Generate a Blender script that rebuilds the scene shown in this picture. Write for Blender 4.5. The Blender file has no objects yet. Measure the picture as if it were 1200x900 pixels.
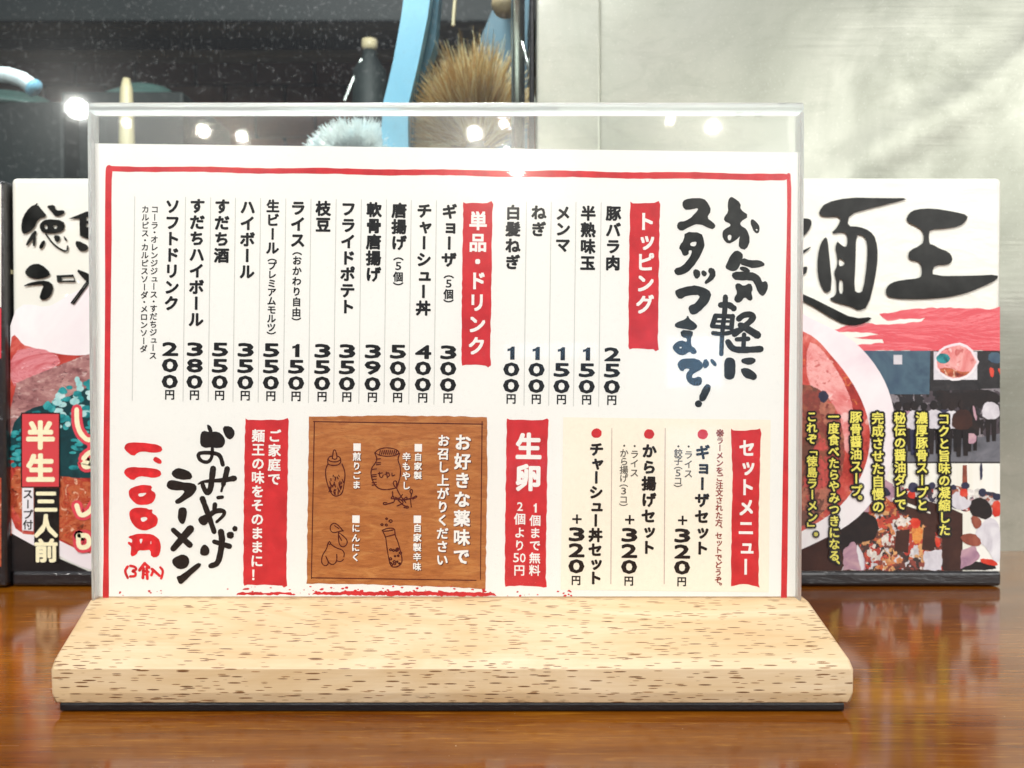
import bpy, bmesh, math, random
import numpy as np
from mathutils import Vector, Matrix, noise
from mathutils.geometry import tessellate_polygon
R = math.radians
random.seed(7)
scene = bpy.context.scene
COL = scene.collection

# ------------------------------------------------------------------ camera, world, lamps, exposure
CAM_Z = 0.0927
PITCH = R(1.0)
FPX = 1000.0                       # focal length in pixels of the 1200 px wide photograph
cam_d = bpy.data.cameras.new('camera')
cam = bpy.data.objects.new('camera', cam_d); COL.objects.link(cam)
cam_d.lens = 30.0; cam_d.sensor_width = 36.0
cam_d.clip_start = 0.01; cam_d.clip_end = 50
cam.location = (0, 0, CAM_Z)
cam.rotation_euler = (math.pi/2 - PITCH, 0, 0)
cam_d.dof.use_dof = True
cam_d.dof.focus_distance = 0.256
cam_d.dof.aperture_fstop = 24.0
scene.camera = cam

world = bpy.data.worlds.new("World"); scene.world = world
world.use_nodes = True
bg = world.node_tree.nodes['Background']
bg.inputs[0].default_value = (0.80, 0.86, 1.0, 1)
bg.inputs[1].default_value = 0.20

scene.view_settings.view_transform = 'Standard'
scene.view_settings.look = 'None'
scene.view_settings.exposure = 0.0
scene.view_settings.gamma = 1.0

def area_lamp(name, loc, target, sx, sy, power, color):
    d = bpy.data.lights.new(name, 'AREA'); d.shape = 'RECTANGLE'
    d.size = sx; d.size_y = sy; d.energy = power; d.color = color
    o = bpy.data.objects.new(name, d); COL.objects.link(o)
    o.location = loc
    o.rotation_euler = (Vector(target) - Vector(loc)).to_track_quat('-Z', 'Y').to_euler()
    return o
def bulb(name, loc, radius, power, color=(1, .93, .8)):
    d = bpy.data.lights.new(name, 'POINT'); d.shadow_soft_size = radius
    d.energy = power; d.color = color
    o = bpy.data.objects.new(name, d); COL.objects.link(o); o.location = loc
    return o
def px_dir(px, py):
    X = (px - 600.0) / FPX; Y = -(py - 450.0) / FPX
    c, s = math.cos(PITCH), math.sin(PITCH)
    return X, c + Y*s, -s + Y*c
def at(px, py, y):
    """point of the vertical plane at depth y that the photograph shows at this pixel"""
    dx, dy, dz = px_dir(px, py)
    t = y / dy
    return Vector((dx*t, y, CAM_Z + dz*t))
def mirrored(px, py, plane_y, back):
    """where a lamp hangs, 'back' metres behind the camera, whose reflection in a pane is at this pixel"""
    p = at(px, py, 2*plane_y + back)
    return (p.x, -back, p.z)

area_lamp('ceiling_lamp', (0.1, -0.15, 1.5), (0.0, 0.25, 0.0), 0.9, 0.6, 8.0, (1, .97, .92))
area_lamp('counter_lamp', (1.35, -1.10, 0.62), (0.1, 0.35, 0.1), 1.7, 0.7, 14.0, (1, .99, .95))
area_lamp('front_fill', (-0.35, -0.80, 1.30), (0.0, 0.25, 0.08), 0.7, 0.5, 30.0, (.97, .98, 1))  # unseen fill light added high in front to brighten the sheet
area_lamp('brush_fill', (-0.07, 0.47, 0.62), (-0.07, 0.53, 0.25), 0.16, 0.06, 4.2, (1, 1, .98))  # unseen light added close to the brushes to brighten them
area_lamp('screen_lamp', mirrored(814, 424, .2535, 1.5), (0, .25, .10), .13, .12, .22, (.30, .62, 1))
area_lamp('screen_lamp', mirrored(645, 411, .2535, 1.5), (0, .25, .10), .22, .035, .07, (.30, .62, 1))
bulb('spot_lamp', mirrored(90, 127, .426, 1.6), .022, 9.0, (1, .98, .92))
for px, py, r, w in ((238, 152, .012, 2.4), (283, 160, .010, 1.6), (556, 156, .014, 3.2), (591, 144, .010, 1.4),
                     (785, 140, .009, .8), (836, 148, .014, 3.0), (606, 200, .020, 5.0), (147, 143, .010, .5)):
    bulb('spot_lamp', mirrored(px, py, .2535, 2.2), r, w)

# ------------------------------------------------------------------ materials
def srgb(h):
    if isinstance(h, str):
        v = [int(h[i:i+2], 16)/255 for i in (0, 2, 4)]
    else:
        v = [x/255 for x in h]
    return tuple(x/12.92 if x <= .04045 else ((x+.055)/1.055)**2.4 for x in v) + (1,)
class NT:
    def __init__(s, name):
        s.m = bpy.data.materials.new(name); s.m.use_nodes = True
        s.t = s.m.node_tree; s.n = s.t.nodes; s.l = s.t.links
        s.p = s.n['Principled BSDF']; s.out = s.n['Material Output']
        s.tc = s.n.new('ShaderNodeTexCoord')
    def node(s, typ, ins=None, **kw):
        n = s.n.new(typ)
        for k, v in kw.items(): setattr(n, k, v)
        for k, v in (ins or {}).items():
            if hasattr(v, 'is_output'): s.l.new(v, n.inputs[k])
            else: n.inputs[k].default_value = v
        return n
    def mapping(s, scale=(1, 1, 1), rot=(0, 0, 0), loc=(0, 0, 0)):
        return s.node('ShaderNodeMapping', {'Vector': s.tc.outputs['Object'], 'Scale': scale, 'Rotation': rot, 'Location': loc}).outputs[0]
    def noise(s, vec, scale, detail=4, rough=.5, dist=0):
        return s.node('ShaderNodeTexNoise', {'Vector': vec, 'Scale': scale, 'Detail': detail, 'Roughness': rough, 'Distortion': dist})
    def ramp(s, fac, stops, interp='LINEAR'):
        r = s.node('ShaderNodeValToRGB', {'Fac': fac}); e = r.color_ramp.elements
        r.color_ramp.interpolation = interp
        while len(e) < len(stops): e.new(.5)
        for el, (p, c) in zip(e, stops):
            el.position = p; el.color = c if len(c) == 4 else tuple(c) + (1,)
        return r.outputs[0]
    def mix(s, fac, a, b, blend='MIX'):
        n = s.n.new('ShaderNodeMix'); n.data_type = 'RGBA'; n.blend_type = blend
        for idx, v in ((0, fac), (6, a), (7, b)):
            if hasattr(v, 'is_output'): s.l.new(v, n.inputs[idx])
            else: n.inputs[idx].default_value = v
        return n.outputs[2]
    def math(s, op, a, b=0.0):
        return s.node('ShaderNodeMath', {0: a, 1: b}, operation=op).outputs[0]
    def bump(s, h, strength=.3, dist=.001):
        b = s.node('ShaderNodeBump', {'Height': h, 'Strength': strength, 'Distance': dist})
        s.l.new(b.outputs[0], s.p.inputs['Normal']); return b.outputs[0]
    def set(s, **kw):
        for k, v in kw.items():
            i = s.p.inputs[k.replace('_', ' ')]
            if hasattr(v, 'is_output'): s.l.new(v, i)
            else: i.default_value = v
        return s

def ink(name, col, var=.12, rough=.55, scale=900, coat=0.0):
    t = NT(name); c = srgb(col); t.set(Specular_IOR_Level=.12)
    n = t.noise(t.mapping(), scale, 3)
    hi = tuple(min(1, x*(1+var)+var*.02) for x in c[:3]) + (1,)
    lo = tuple(x*(1-var) for x in c[:3]) + (1,)
    t.set(Base_Color=t.ramp(n.outputs[0], [(.3, lo), (.7, hi)]), Roughness=rough, Coat_Weight=coat, Coat_Roughness=.12)
    return t.m
def mottled(name, cols, scale=60, rough=.35, coat=.0, dist=1.0, stretch=(1, 1, 1), detail=5):
    t = NT(name)
    n = t.noise(t.mapping(stretch), scale, detail, .6, dist)
    k = len(cols)
    stops = [(.28 + .44*i/(k-1), srgb(c)) for i, c in enumerate(cols)]
    t.set(Base_Color=t.ramp(n.outputs[0], stops), Roughness=rough, Coat_Weight=coat, Coat_Roughness=.1)
    return t.m

M = {}
def build_materials():
    # printed sheet
    t = NT('menu_paper')
    n = t.noise(t.mapping(), 35, 4); n2 = t.noise(t.mapping(), 700, 2)
    c = t.mix(n.outputs[0], srgb('f0f0ea'), srgb('f5f4ee'))
    specks = t.ramp(t.noise(t.mapping(), 420, 2, .5).outputs[0], [(.0, (0, 0, 0)), (.76, (0, 0, 0)), (.80, (1, 1, 1))])
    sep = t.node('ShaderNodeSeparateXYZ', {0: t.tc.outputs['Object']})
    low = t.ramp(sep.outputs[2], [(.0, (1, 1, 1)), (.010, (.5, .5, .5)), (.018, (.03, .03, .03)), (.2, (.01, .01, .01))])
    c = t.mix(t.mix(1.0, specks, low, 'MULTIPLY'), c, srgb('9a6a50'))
    t.set(Base_Color=c, Roughness=.6); M['paper'] = t.m
    M['black'] = ink('black_ink', '070706', .3, .6)
    M['brush_black'] = ink('brush_ink', '181913', .55, .5, 260)
    M['box_black'] = ink('carton_black_ink', '141512', .5, .4, 120, .25)
    M['red'] = ink('red_ink', 'cc2c32', .14, .5, 200)
    M['price_red'] = ink('red_brush_ink', 'd8252c', .2, .5, 400)
    M['note_red'] = ink('brown_red_ink', '8e2f26', .1, .5)
    M['white'] = ink('white_print', 'f4f2ec', .02, .55)
    M['cream'] = ink('cream_print', 'f7eedb', .02, .6)
    M['rule'] = ink('grey_rule_ink', 'cfcfc9', .05, .6)
    M['rule_pink'] = ink('pinkish_rule_ink', 'c3aaa2', .08, .6)
    M['grey_ink'] = ink('grey_ink', '55524a', .1, .6)
    M['maroon'] = ink('maroon_ink', '50100c', .15, .55)
    # printed wood board
    t = NT('printed_wood')
    v = t.mapping((60, 1, 300), rot=(0, R(-6), 0))
    n = t.noise(v, 1.4, 6, .62, 1.2); n2 = t.noise(t.mapping((200, 1, 900), rot=(0, R(-6), 0)), 1.5, 3, .6, .8)
    c = t.ramp(n.outputs[0], [(.3, srgb('a05a20')), (.5, srgb('b56c30')), (.7, srgb('c58444'))])
    c = t.mix(t.math('MULTIPLY', t.ramp(n2.outputs[0], [(.35, (1, 1, 1)), (.5, (0, 0, 0))]), .45), c, srgb('8a4516'))
    t.set(Base_Color=c, Roughness=.55); M['board'] = t.m
    # holder base: flecked beech
    t = NT('beech_wood')
    ob = t.tc.outputs['Object']
    big = t.noise(t.mapping((11, 45, 45)), 1.0, 5, .6, 1.6)
    c = t.ramp(big.outputs[0], [(.22, srgb('b79669')), (.40, srgb('c8ad84')), (.58, srgb('d3bd99')), (.8, srgb('dccbae'))])
    fine = t.noise(t.mapping((60, 1400, 1400)), 1.0, 3, .6)
    c = t.mix(t.math('MULTIPLY', fine.outputs[0], .30), c, srgb('ab8656'))
    def flecks(sx, sy, thr, rnd, jitter_loc, c):
        vec = t.mapping((sx, sy, sy), loc=jitter_loc)
        warp = t.noise(t.mapping((60, 300, 300)), 1.0, 2)
        vv = t.node('ShaderNodeVectorMath', {0: vec, 1: t.node('ShaderNodeVectorMath', {0: warp.outputs['Color'], 'Scale': .22}, operation='SCALE').outputs[0]}, operation='ADD').outputs[0]
        vo = t.node('ShaderNodeTexVoronoi', {'Vector': vv, 'Scale': 1.0, 'Randomness': 1.0})
        cell = t.node('ShaderNodeSeparateColor', {0: vo.outputs['Color']})
        r = t.math('MULTIPLY', t.math('LESS_THAN', vo.outputs['Distance'], thr), t.math('LESS_THAN', cell.outputs[0], rnd))
        soft = t.ramp(vo.outputs['Distance'], [(thr*.8, (1, 1, 1)), (thr, (.5, .5, .5))])
        return t.mix(t.math('MULTIPLY', r, soft), c, t.mix(cell.outputs[1], srgb('5a3a20'), srgb('8a6238')))
    c = flecks(120, 1150, .24, .80, (0, 0, 0), c)
    c = flecks(180, 1800, .24, .60, (3.3, 7.1, 2.2), c)
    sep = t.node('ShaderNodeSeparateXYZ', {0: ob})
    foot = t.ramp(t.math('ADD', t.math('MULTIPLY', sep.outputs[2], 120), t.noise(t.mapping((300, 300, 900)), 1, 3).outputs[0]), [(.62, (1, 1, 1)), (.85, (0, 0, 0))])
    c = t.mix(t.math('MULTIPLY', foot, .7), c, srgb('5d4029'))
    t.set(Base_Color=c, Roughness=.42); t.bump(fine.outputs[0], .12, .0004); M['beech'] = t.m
    t = NT('black_rubber'); t.set(Base_Color=srgb('101012'), Roughness=.35)
    t.bump(t.noise(t.mapping(), 500).outputs[0], .4, .0006); M['rubber'] = t.m
    # counter
    t = NT('varnished_counter_wood')
    v = t.mapping((2.2, 17, 17), rot=(0, 0, R(1.5))); n = t.noise(v, 1.0, 7, .62, 2.2)
    n2 = t.noise(t.mapping((14, 190, 190), rot=(0, 0, R(1.2))), 1.0, 6, .7, 1.2)
    n3 = t.noise(t.mapping((60, 900, 900)), 1.0, 4, .65, .6)
    c = t.ramp(n.outputs[0], [(.25, srgb('4e2408')), (.42, srgb('6a3709')), (.55, srgb('7c460a')), (.66, srgb('8a530e')), (.78, srgb('9c6418'))])
    c = t.mix(t.math('MULTIPLY', t.ramp(n2.outputs[0], [(.35, (1, 1, 1)), (.58, (0, 0, 0))]), .40), c, srgb('6a3a06'))
    c = t.mix(t.math('MULTIPLY', t.ramp(n3.outputs[0], [(.36, (1, 1, 1)), (.46, (0, 0, 0))]), .40), c, srgb('552c06'))
    c = t.mix(t.math('MULTIPLY', t.ramp(n3.outputs[0], [(.56, (0, 0, 0)), (.68, (1, 1, 1))]), .30), c, srgb('b8802a'))
    blot = t.ramp(t.noise(t.mapping((1, 1.6, 1)), 21, 3).outputs[0], [(.66, (0, 0, 0)), (.76, (1, 1, 1))])
    c = t.mix(t.math('MULTIPLY', blot, .4), c, srgb('4a200c'))
    dust = t.ramp(t.noise(t.mapping(), 900, 2).outputs[0], [(.76, (0, 0, 0)), (.79, (1, 1, 1))])
    c = t.mix(t.math('MULTIPLY', dust, .5), c, srgb('e0c8a0'))
    scr = t.noise(t.mapping((18, 420, 1), rot=(0, 0, R(38))), 1.0, 2, .5, .0)
    scm = t.ramp(scr.outputs[0], [(.70, (0, 0, 0)), (.74, (1, 1, 1))])
    rg = t.ramp(t.noise(t.mapping((3, 14, 1)), 6, 5).outputs[0], [(.3, (.07, .07, .07)), (.7, (.17, .17, .17))])
    rg = t.math('ADD', rg, t.math('MULTIPLY', scm, .25))
    t.set(Base_Color=c, Roughness=rg, Specular_IOR_Level=.40); t.bump(t.math('ADD', n2.outputs[0], t.math('MULTIPLY', n3.outputs[0], .6)), .035, .0004); M['counter'] = t.m
    # brushed steel
    t = NT('brushed_steel')
    a = t.noise(t.mapping((12, 40, 320)), 1.0, 5, .6, .2)
    b = t.noise(t.mapping((1, 1, 1)), 11, 5, .6, .8)
    spk = t.noise(t.mapping((1, 1, 1)), 900, 2); gr = t.noise(t.mapping((1, 1, 2.2)), 30, 7, .72, 1.5)
    c = t.ramp(b.outputs[0], [(.3, srgb('989b8e')), (.55, srgb('b3b5a8')), (.75, srgb('c6c7ba'))])
    c = t.mix(t.math('MULTIPLY', a.outputs[0], .10), c, srgb('9fa392'))
    c = t.mix(t.math('MULTIPLY', t.ramp(gr.outputs[0], [(.50, (0, 0, 0)), (.68, (1, 1, 1))]), .20), c, srgb('7d8072'))
    c = t.mix(t.math('MULTIPLY', t.ramp(spk.outputs[0], [(.62, (0, 0, 0)), (.74, (1, 1, 1))]), .15), c, srgb('f2f2ea'))
    rr = t.ramp(b.outputs[0], [(.3, (.40, .40, .40)), (.7, (.29, .29, .29))])
    t.set(Base_Color=c, Metallic=.85, Roughness=rr)
    h = t.math('ADD', t.math('MULTIPLY', a.outputs[0], .02), t.noise(t.mapping((1, 1, 1)), 9, 2).outputs[0])
    t.bump(h, .5, .006); M['steel'] = t.m
    t = NT('polished_steel'); t.set(Base_Color=srgb('c8cac4'), Metallic=1.0, Roughness=.25)
    t.bump(t.noise(t.mapping((200, 200, 4)), 1, 3).outputs[0], .3, .002); M['pole'] = t.m
    # clear panes: thin dielectric, reflects by its angle and lets the rest through
    def pane(name, smear, broad, tint, speck=0.0, speck_scale=700, smear_scale=25):
        t = NT(name); t.n.remove(t.p)
        bk = t.node('ShaderNodeNewGeometry').outputs['Backfacing']
        ior = t.node('ShaderNodeMapRange', {'Value': bk, 'To Min': 1.49, 'To Max': 1/1.49}).outputs[0]   # the node inverts it on back faces
        fr = t.node('ShaderNodeFresnel', {'IOR': ior}).outputs[0]
        g1 = t.node('ShaderNodeBsdfGlossy', {'Roughness': .035, 'Color': (1, 1, 1, 1)}).outputs[0]
        g2 = t.node('ShaderNodeBsdfGlossy', {'Roughness': broad, 'Color': (1, 1, 1, 1)}).outputs[0]
        sm = t.ramp(t.noise(t.mapping(), smear_scale, 4).outputs[0], [(.3, (smear*.6,)*3), (.7, (smear,)*3)])
        g = t.node('ShaderNodeMixShader', {0: sm, 1: g1, 2: g2}).outputs[0]
        tr = t.node('ShaderNodeBsdfTransparent', {'Color': tint}).outputs[0]
        mx = t.node('ShaderNodeMixShader', {0: fr, 1: tr, 2: g}).outputs[0]
        if speck:
            d = t.node('ShaderNodeBsdfDiffuse', {'Color': srgb('d8dcd8')}).outputs[0]
            gl = t.node('ShaderNodeBsdfGlossy', {'Roughness': .30, 'Color': (1, 1, 1, 1)}).outputs[0]
            dd = t.node('ShaderNodeMixShader', {0: .5, 1: d, 2: gl}).outputs[0]
            f1 = t.ramp(t.noise(t.mapping(), speck_scale, 2).outputs[0], [(.60, (0, 0, 0)), (.78, (1, 1, 1))])
            f2 = t.ramp(t.noise(t.mapping((1, 1, .55)), speck_scale*.16, 3, .6, 1.0).outputs[0], [(.70, (0, 0, 0)), (.76, (1, 1, 1))])
            f3 = t.ramp(t.noise(t.mapping(), 12, 4).outputs[0], [(.3, (.015,)*3), (.8, (.05,)*3)])
            f = t.math('ADD', t.math('MULTIPLY', t.math('ADD', f1, t.math('MULTIPLY', f2, 1.2)), speck), t.math('MULTIPLY', f3, speck))
            mx = t.node('ShaderNodeMixShader', {0: f, 1: mx, 2: dd}).outputs[0]
        t.l.new(mx, t.out.inputs[0]); return t.m
    M['acrylic'] = pane('clear_acrylic', .85, .19, (.985, .99, .985, 1), .022, 900, 60)
    M['glass'] = pane('dusty_window_glass', .28, .20, (.93, .96, .95, 1), .05, 420, 14)
    t = NT('acrylic_edge'); t.n.remove(t.p)
    g = t.node('ShaderNodeBsdfGlass', {'Color': (.97, 1, .99, 1), 'Roughness': .04, 'IOR': 1.49})
    bmp = t.node('ShaderNodeBump', {'Height': t.noise(t.mapping((.12, 1, .12)), 500, 3).outputs[0], 'Strength': .5, 'Distance': .0012})
    t.l.new(bmp.outputs[0], g.inputs['Normal'])
    tr = t.node('ShaderNodeBsdfTranslucent', {'Color': (.95, .98, .97, 1)})
    t.l.new(t.node('ShaderNodeMixShader', {0: .38, 1: g.outputs[0], 2: tr.outputs[0]}).outputs[0], t.out.inputs[0]); M['edge'] = t.m
    # carton in shrink wrap
    def wrap(name, col, rough=.35, wr=.5, col2=None):
        t = NT(name)
        n = t.noise(t.mapping(), 40, 4)
        t.set(Base_Color=t.mix(n.outputs[0], srgb(col), srgb(col2 or col)), Roughness=rough, Coat_Weight=.8, Coat_Roughness=.08)
        w = t.noise(t.mapping((30, 30, 110), rot=(0, R(35), 0)), 1.0, 4, .6, 1.5)
        b = t.node('ShaderNodeBump', {'Height': w.outputs[0], 'Strength': wr, 'Distance': .0015})
        t.l.new(b.outputs[0], t.p.inputs['Coat Normal']); return t.m
    M['carton'] = wrap('cream_carton', 'e4e4d6', .4, .5, 'eaeadf')
    M['carton_dark'] = wrap('dark_carton', '16161a', .35, .8, '1d1a1a')
    M['box_red'] = wrap('carton_red', 'd64653', .4, .3, 'db5a60')
    M['box_label_red'] = wrap('carton_label_red', 'cf3a42', .4, .3, 'd6484c')
    M['box_white'] = wrap('carton_white', 'efeff0', .4, .5, 'e2e0e4')
    M['dark_print'] = mottled('dark_print', ['0f0f12', '1b191a', '2a2422'], 40)
    def photo_print(name, cols, scale, spots, spot_scale=150, dist=3.0, stretch=(1, 1, 1)):
        t = NT(name)
        n = t.noise(t.mapping(stretch), scale, 8, .68, dist)
        k = len(cols); c = t.ramp(n.outputs[0], [(.30+.40*i/(k-1), srgb(h)) for i, h in enumerate(cols)])
        for i, (h, th) in enumerate(spots):
            m = t.noise(t.mapping(stretch, loc=(i*3.1, i*1.7, 2)), spot_scale*(1+.6*i), 4, .6, 1.5)
            c = t.mix(t.math('MULTIPLY', t.ramp(m.outputs[0], [(th, (0, 0, 0)), (th+.06, (1, 1, 1))]), .75), c, srgb(h))
        t.set(Base_Color=c, Roughness=.35, Coat_Weight=.6, Coat_Roughness=.1); return t.m
    M['soup'] = photo_print('soup_print', ['7c1c16', 'a83026', 'c04438', 'd2685c', 'e39a90'], 26, [('e8b8ac', .62), ('8a2018', .60), ('d8783c', .62)], 120, 2.5)
    M['soup_pale'] = photo_print('pale_soup_print', ['cf5f5c', 'dd8682', 'e8aaa4', 'd97874'], 30, [('f0ccc6', .60), ('b84440', .62)], 110)
    M['noodle'] = M['soup']
    M['meat'] = photo_print('meat_print', ['5c3436', '8a5a5a', 'a87874', 'c29c94', '80484c'], 30, [('d8c0b8', .60), ('5a2c34', .60)], 130, 2.5, (1, 1, 1.8))
    M['meat_red'] = photo_print('red_meat_print', ['a83844', 'c4585e', 'd88a8e', 'b8404c'], 34, [('ecc4c4', .58), ('8c2834', .62)], 140, 2.5, (.7, 1, 1.8))
    M['fried'] = photo_print('crumbly_meat_print', ['6a1c12', '9c3a20', 'c06840', 'a83420', 'd09068'], 80, [('ecc8a8', .59), ('4a120c', .59), ('d83c28', .62)], 200, 2)
    M['teal'] = mottled('teal_onion_print', ['0d4a50', '187b80', '2f9a9c', '5db5b2'], 160)
    M['teal_pale'] = mottled('pale_teal_print', ['7cc0bf', 'a5d2d0', 'd5e6e4'], 160)
    M['teal_dark'] = mottled('dark_teal_print', ['0a2a2e', '0f3b40', '174d50'], 100)
    M['bowl_rim'] = mottled('bowl_rim_print', ['dfcdd2', 'e8dfe0', 'eeecea', 'e2d4d8'], 14)
    M['street'] = mottled('street_print', ['121315', '1d1c1e', '2c2a2c', '3c3736'], 120)
    M['bldg'] = mottled('blue_grey_print', ['2a3c4c', '384e62', '46606f', '33485c'], 50)
    M['road'] = mottled('road_print', ['4c4d52', '63646a', '7a7a80'], 90)
    M['skin'] = mottled('skin_print', ['6a3428', '8d4a38', 'a8624c'], 90)
    M['p_white'] = mottled('white_clothes_print', ['b4aeb4', 'd0ccd0', 'e6e4e4'], 90)
    M['p_red'] = mottled('red_clothes_print', ['a82018', 'cf3a28', 'd9604a'], 120)
    M['p_orange'] = mottled('orange_print', ['b4481c', 'd0672c', 'dd9a50', 'b03020'], 160)
    M['p_brown'] = mottled('brown_bench_print', ['2a1512', '3a1f18', '482a20'], 60)
    M['p_wall'] = mottled('pale_interior_print', ['dcdcc8', 'eae8dc', 'f0eee6'], 25, stretch=(4, 1, .2))
    M['p_pink'] = mottled('pink_print', ['8d6a80', 'b08a98', 'c9a6a8'], 120)
    M['p_hair'] = mottled('hair_print', ['0f0c0f', '1d1616', '2a1e1c'], 90)
    M['p_navy'] = mottled('navy_print', ['1c1c30', '2a2c44', '3a3a52'], 90)
    def mosaic(name, cols, scale, dist=.012, stretch=(1, 1, 1)):
        t = NT(name)
        nz = t.noise(t.mapping(), 260, 3)
        vec = t.node('ShaderNodeVectorMath', {0: t.mapping(stretch), 1: t.node('ShaderNodeVectorMath', {0: nz.outputs['Color'], 'Scale': dist}, operation='SCALE').outputs[0]}, operation='ADD').outputs[0]
        vo = t.node('ShaderNodeTexVoronoi', {'Vector': vec, 'Scale': scale})
        cell = t.node('ShaderNodeSeparateColor', {0: vo.outputs['Color']})
        k = len(cols)
        c = t.ramp(cell.outputs[0], [(i/k, srgb(h)) for i, h in enumerate(cols)], 'CONSTANT')
        c = t.mix(t.math('MULTIPLY', t.ramp(t.noise(t.mapping(), 700, 3).outputs[0], [(.35, (0, 0, 0)), (.65, (1, 1, 1))]), .35), c, srgb('2a1a18'))
        t.set(Base_Color=c, Roughness=.4, Coat_Weight=.5, Coat_Roughness=.1); return t.m
    M['food_mix'] = mosaic('busy_table_print', ['2a1411', 'c65a2c', '3c1d16', 'd98a50', 'b8301f', 'e6ddd0', '6a2c1c', 'e0a468', '8d3a2a', 'd4d0d0', '41201a', 'cf4a30'], 330)
    M['crowd_mix'] = mosaic('far_people_print', ['e8e4da', '2a2c44', 'd8d0cc', 'b8382c', 'ece8e0', '3a2c34', 'c9a6a8', 'e6e0d8', 'a8624c'], 240, .012, (1, 1, .7))
    M['street_mix'] = mosaic('crowded_street_print', ['121214', '1e1c20', '2c2a30', '18181a', '4a4248', '0e0e10', '8a8488', '201c1e'], 260, .012, (1, 1, .5))
    M['noodle_mix'] = mosaic('soup_and_noodle_print', ['7a3a2c', '94503a', 'a8604a', '8a3c30', 'b87058', 'c85048', '6e4030', 'a04438'], 120, .03, (1.5, 1, .8))
    M['yellow'] = ink('yellow_print', 'e6de66', .08, .4, 500, .5)
    M['cream_y'] = ink('cream_yellow_print', 'f2ecc4', .05, .4, 500, .5)
    M['pink_red'] = ink('pink_red_print', 'd84a56', .08, .4, 300, .5)
    M['lab_black'] = ink('label_black_print', '1a1a1a', .3, .35, 200, .6)
    # kitchen
    t = NT('dark_brick')
    n = t.noise(t.mapping(), 45, 5)
    oi = t.node('ShaderNodeObjectInfo')
    c = t.mix(oi.outputs['Random'], srgb('7c4c3a'), srgb('a06850'))
    t.set(Base_Color=t.mix(n.outputs[0], c, srgb('5a4038')), Roughness=.8); t.bump(n.outputs[0], .5, .003); M['brick'] = t.m
    M['mortar'] = mottled('dark_mortar', ['2a2624', '38322e'], 60, .9)
    M['kitchen_dark'] = mottled('dark_kitchen_wall', ['060d0c', '0a1413', '0f1a19'], 12, .6)
    M['reflected_beam'] = mottled('dull_wood', ['8a7858', '9c8a68'], 40, .6)
    M['blue_plastic'] = mottled('light_blue_plastic', ['74b4d2', '84c0dc', '92cae4'], 12, .35)
    M['teal_plastic'] = mottled('teal_plastic', ['12566c', '1a6a80'], 12, .35)
    M['blue_panel'] = mottled('blue_grey_panel', ['20404f', '2c5464'], 12, .4)
    M['white_bristle'] = mottled('white_bristles', ['dcebf0', 'eef4f4', 'fafaf8'], 90, .6)
    t = NT('coir_fibre')
    g = t.node('ShaderNodeAttribute', attribute_name='tone').outputs['Fac']
    c = t.ramp(g, [(0, srgb('785628')), (.4, srgb('b08848')), (.75, srgb('cfb078')), (1, srgb('e6e0b8'))])
    t.set(Base_Color=c, Roughness=.6); M['fibre'] = t.m
    M['wire'] = mottled('grey_ferrule', ['4a4640', '6a645a'], 120, .5)
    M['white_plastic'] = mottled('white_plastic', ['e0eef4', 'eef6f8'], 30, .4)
    M['celadon'] = mottled('pale_green_glaze', ['3c5854', '4c6862'], 30, .3)
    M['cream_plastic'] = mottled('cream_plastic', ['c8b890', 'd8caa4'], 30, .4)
    M['gray_body'] = mottled('grey_translucent_plastic', ['161f1f', '202a28'], 30, .6)
build_materials()

# ------------------------------------------------------------------ object helpers
def link(o, parent=None):
    COL.objects.link(o)
    if parent is not None: o.parent = parent
    return o
ORIG = {}
def thing(name, label, cat, loc=(0, 0, 0), group=None):
    o = bpy.data.objects.new(name, None); o.empty_display_size = .01
    o.location = loc; COL.objects.link(o); ORIG[o] = Vector(loc)
    o['label'] = label; o['category'] = cat
    if group: o['group'] = group
    return o
def origin(o):
    return ORIG.get(o, Vector((0, 0, 0)))
def mesh_obj(name, verts, faces, mat, parent=None, smooth=False, label=None):
    """verts are world coordinates; stored relative to the thing they belong to"""
    base = origin(parent)
    me = bpy.data.meshes.new(name)
    me.from_pydata([tuple(Vector(v) - base) for v in verts], [], faces)
    for m_ in (mat if isinstance(mat, (list, tuple)) else [mat]): me.materials.append(m_)
    if smooth:
        for p in me.polygons: p.use_smooth = True
    o = link(bpy.data.objects.new(name, me), parent)
    ORIG[o] = base
    if label: o['label'] = label
    return o
def bm_obj(name, bm, mat, parent=None, smooth=False, label=None):
    base = origin(parent)
    bmesh.ops.translate(bm, verts=bm.verts, vec=-base)
    me = bpy.data.meshes.new(name); bm.to_mesh(me); bm.free()
    me.materials.append(mat)
    if smooth:
        for p in me.polygons: p.use_smooth = True
    o = link(bpy.data.objects.new(name, me), parent); ORIG[o] = base
    if label: o['label'] = label
    return o
def struct(o, label=None):
    o['kind'] = 'structure'
    return o
def box_bm(x0, x1, y0, y1, z0, z1, bevel=0, seg=2):
    bm = bmesh.new()
    vs = [bm.verts.new((x, y, z)) for x in (x0, x1) for y in (y0, y1) for z in (z0, z1)]
    for f in ((0, 1, 3, 2), (4, 6, 7, 5), (0, 4, 5, 1), (2, 3, 7, 6), (0, 2, 6, 4), (1, 5, 7, 3)):
        bm.faces.new([vs[i] for i in f])
    bmesh.ops.recalc_face_normals(bm, faces=bm.faces)
    if bevel: bmesh.ops.bevel(bm, geom=bm.edges[:], offset=bevel, segments=seg, affect='EDGES', profile=.5)
    return bm
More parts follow.
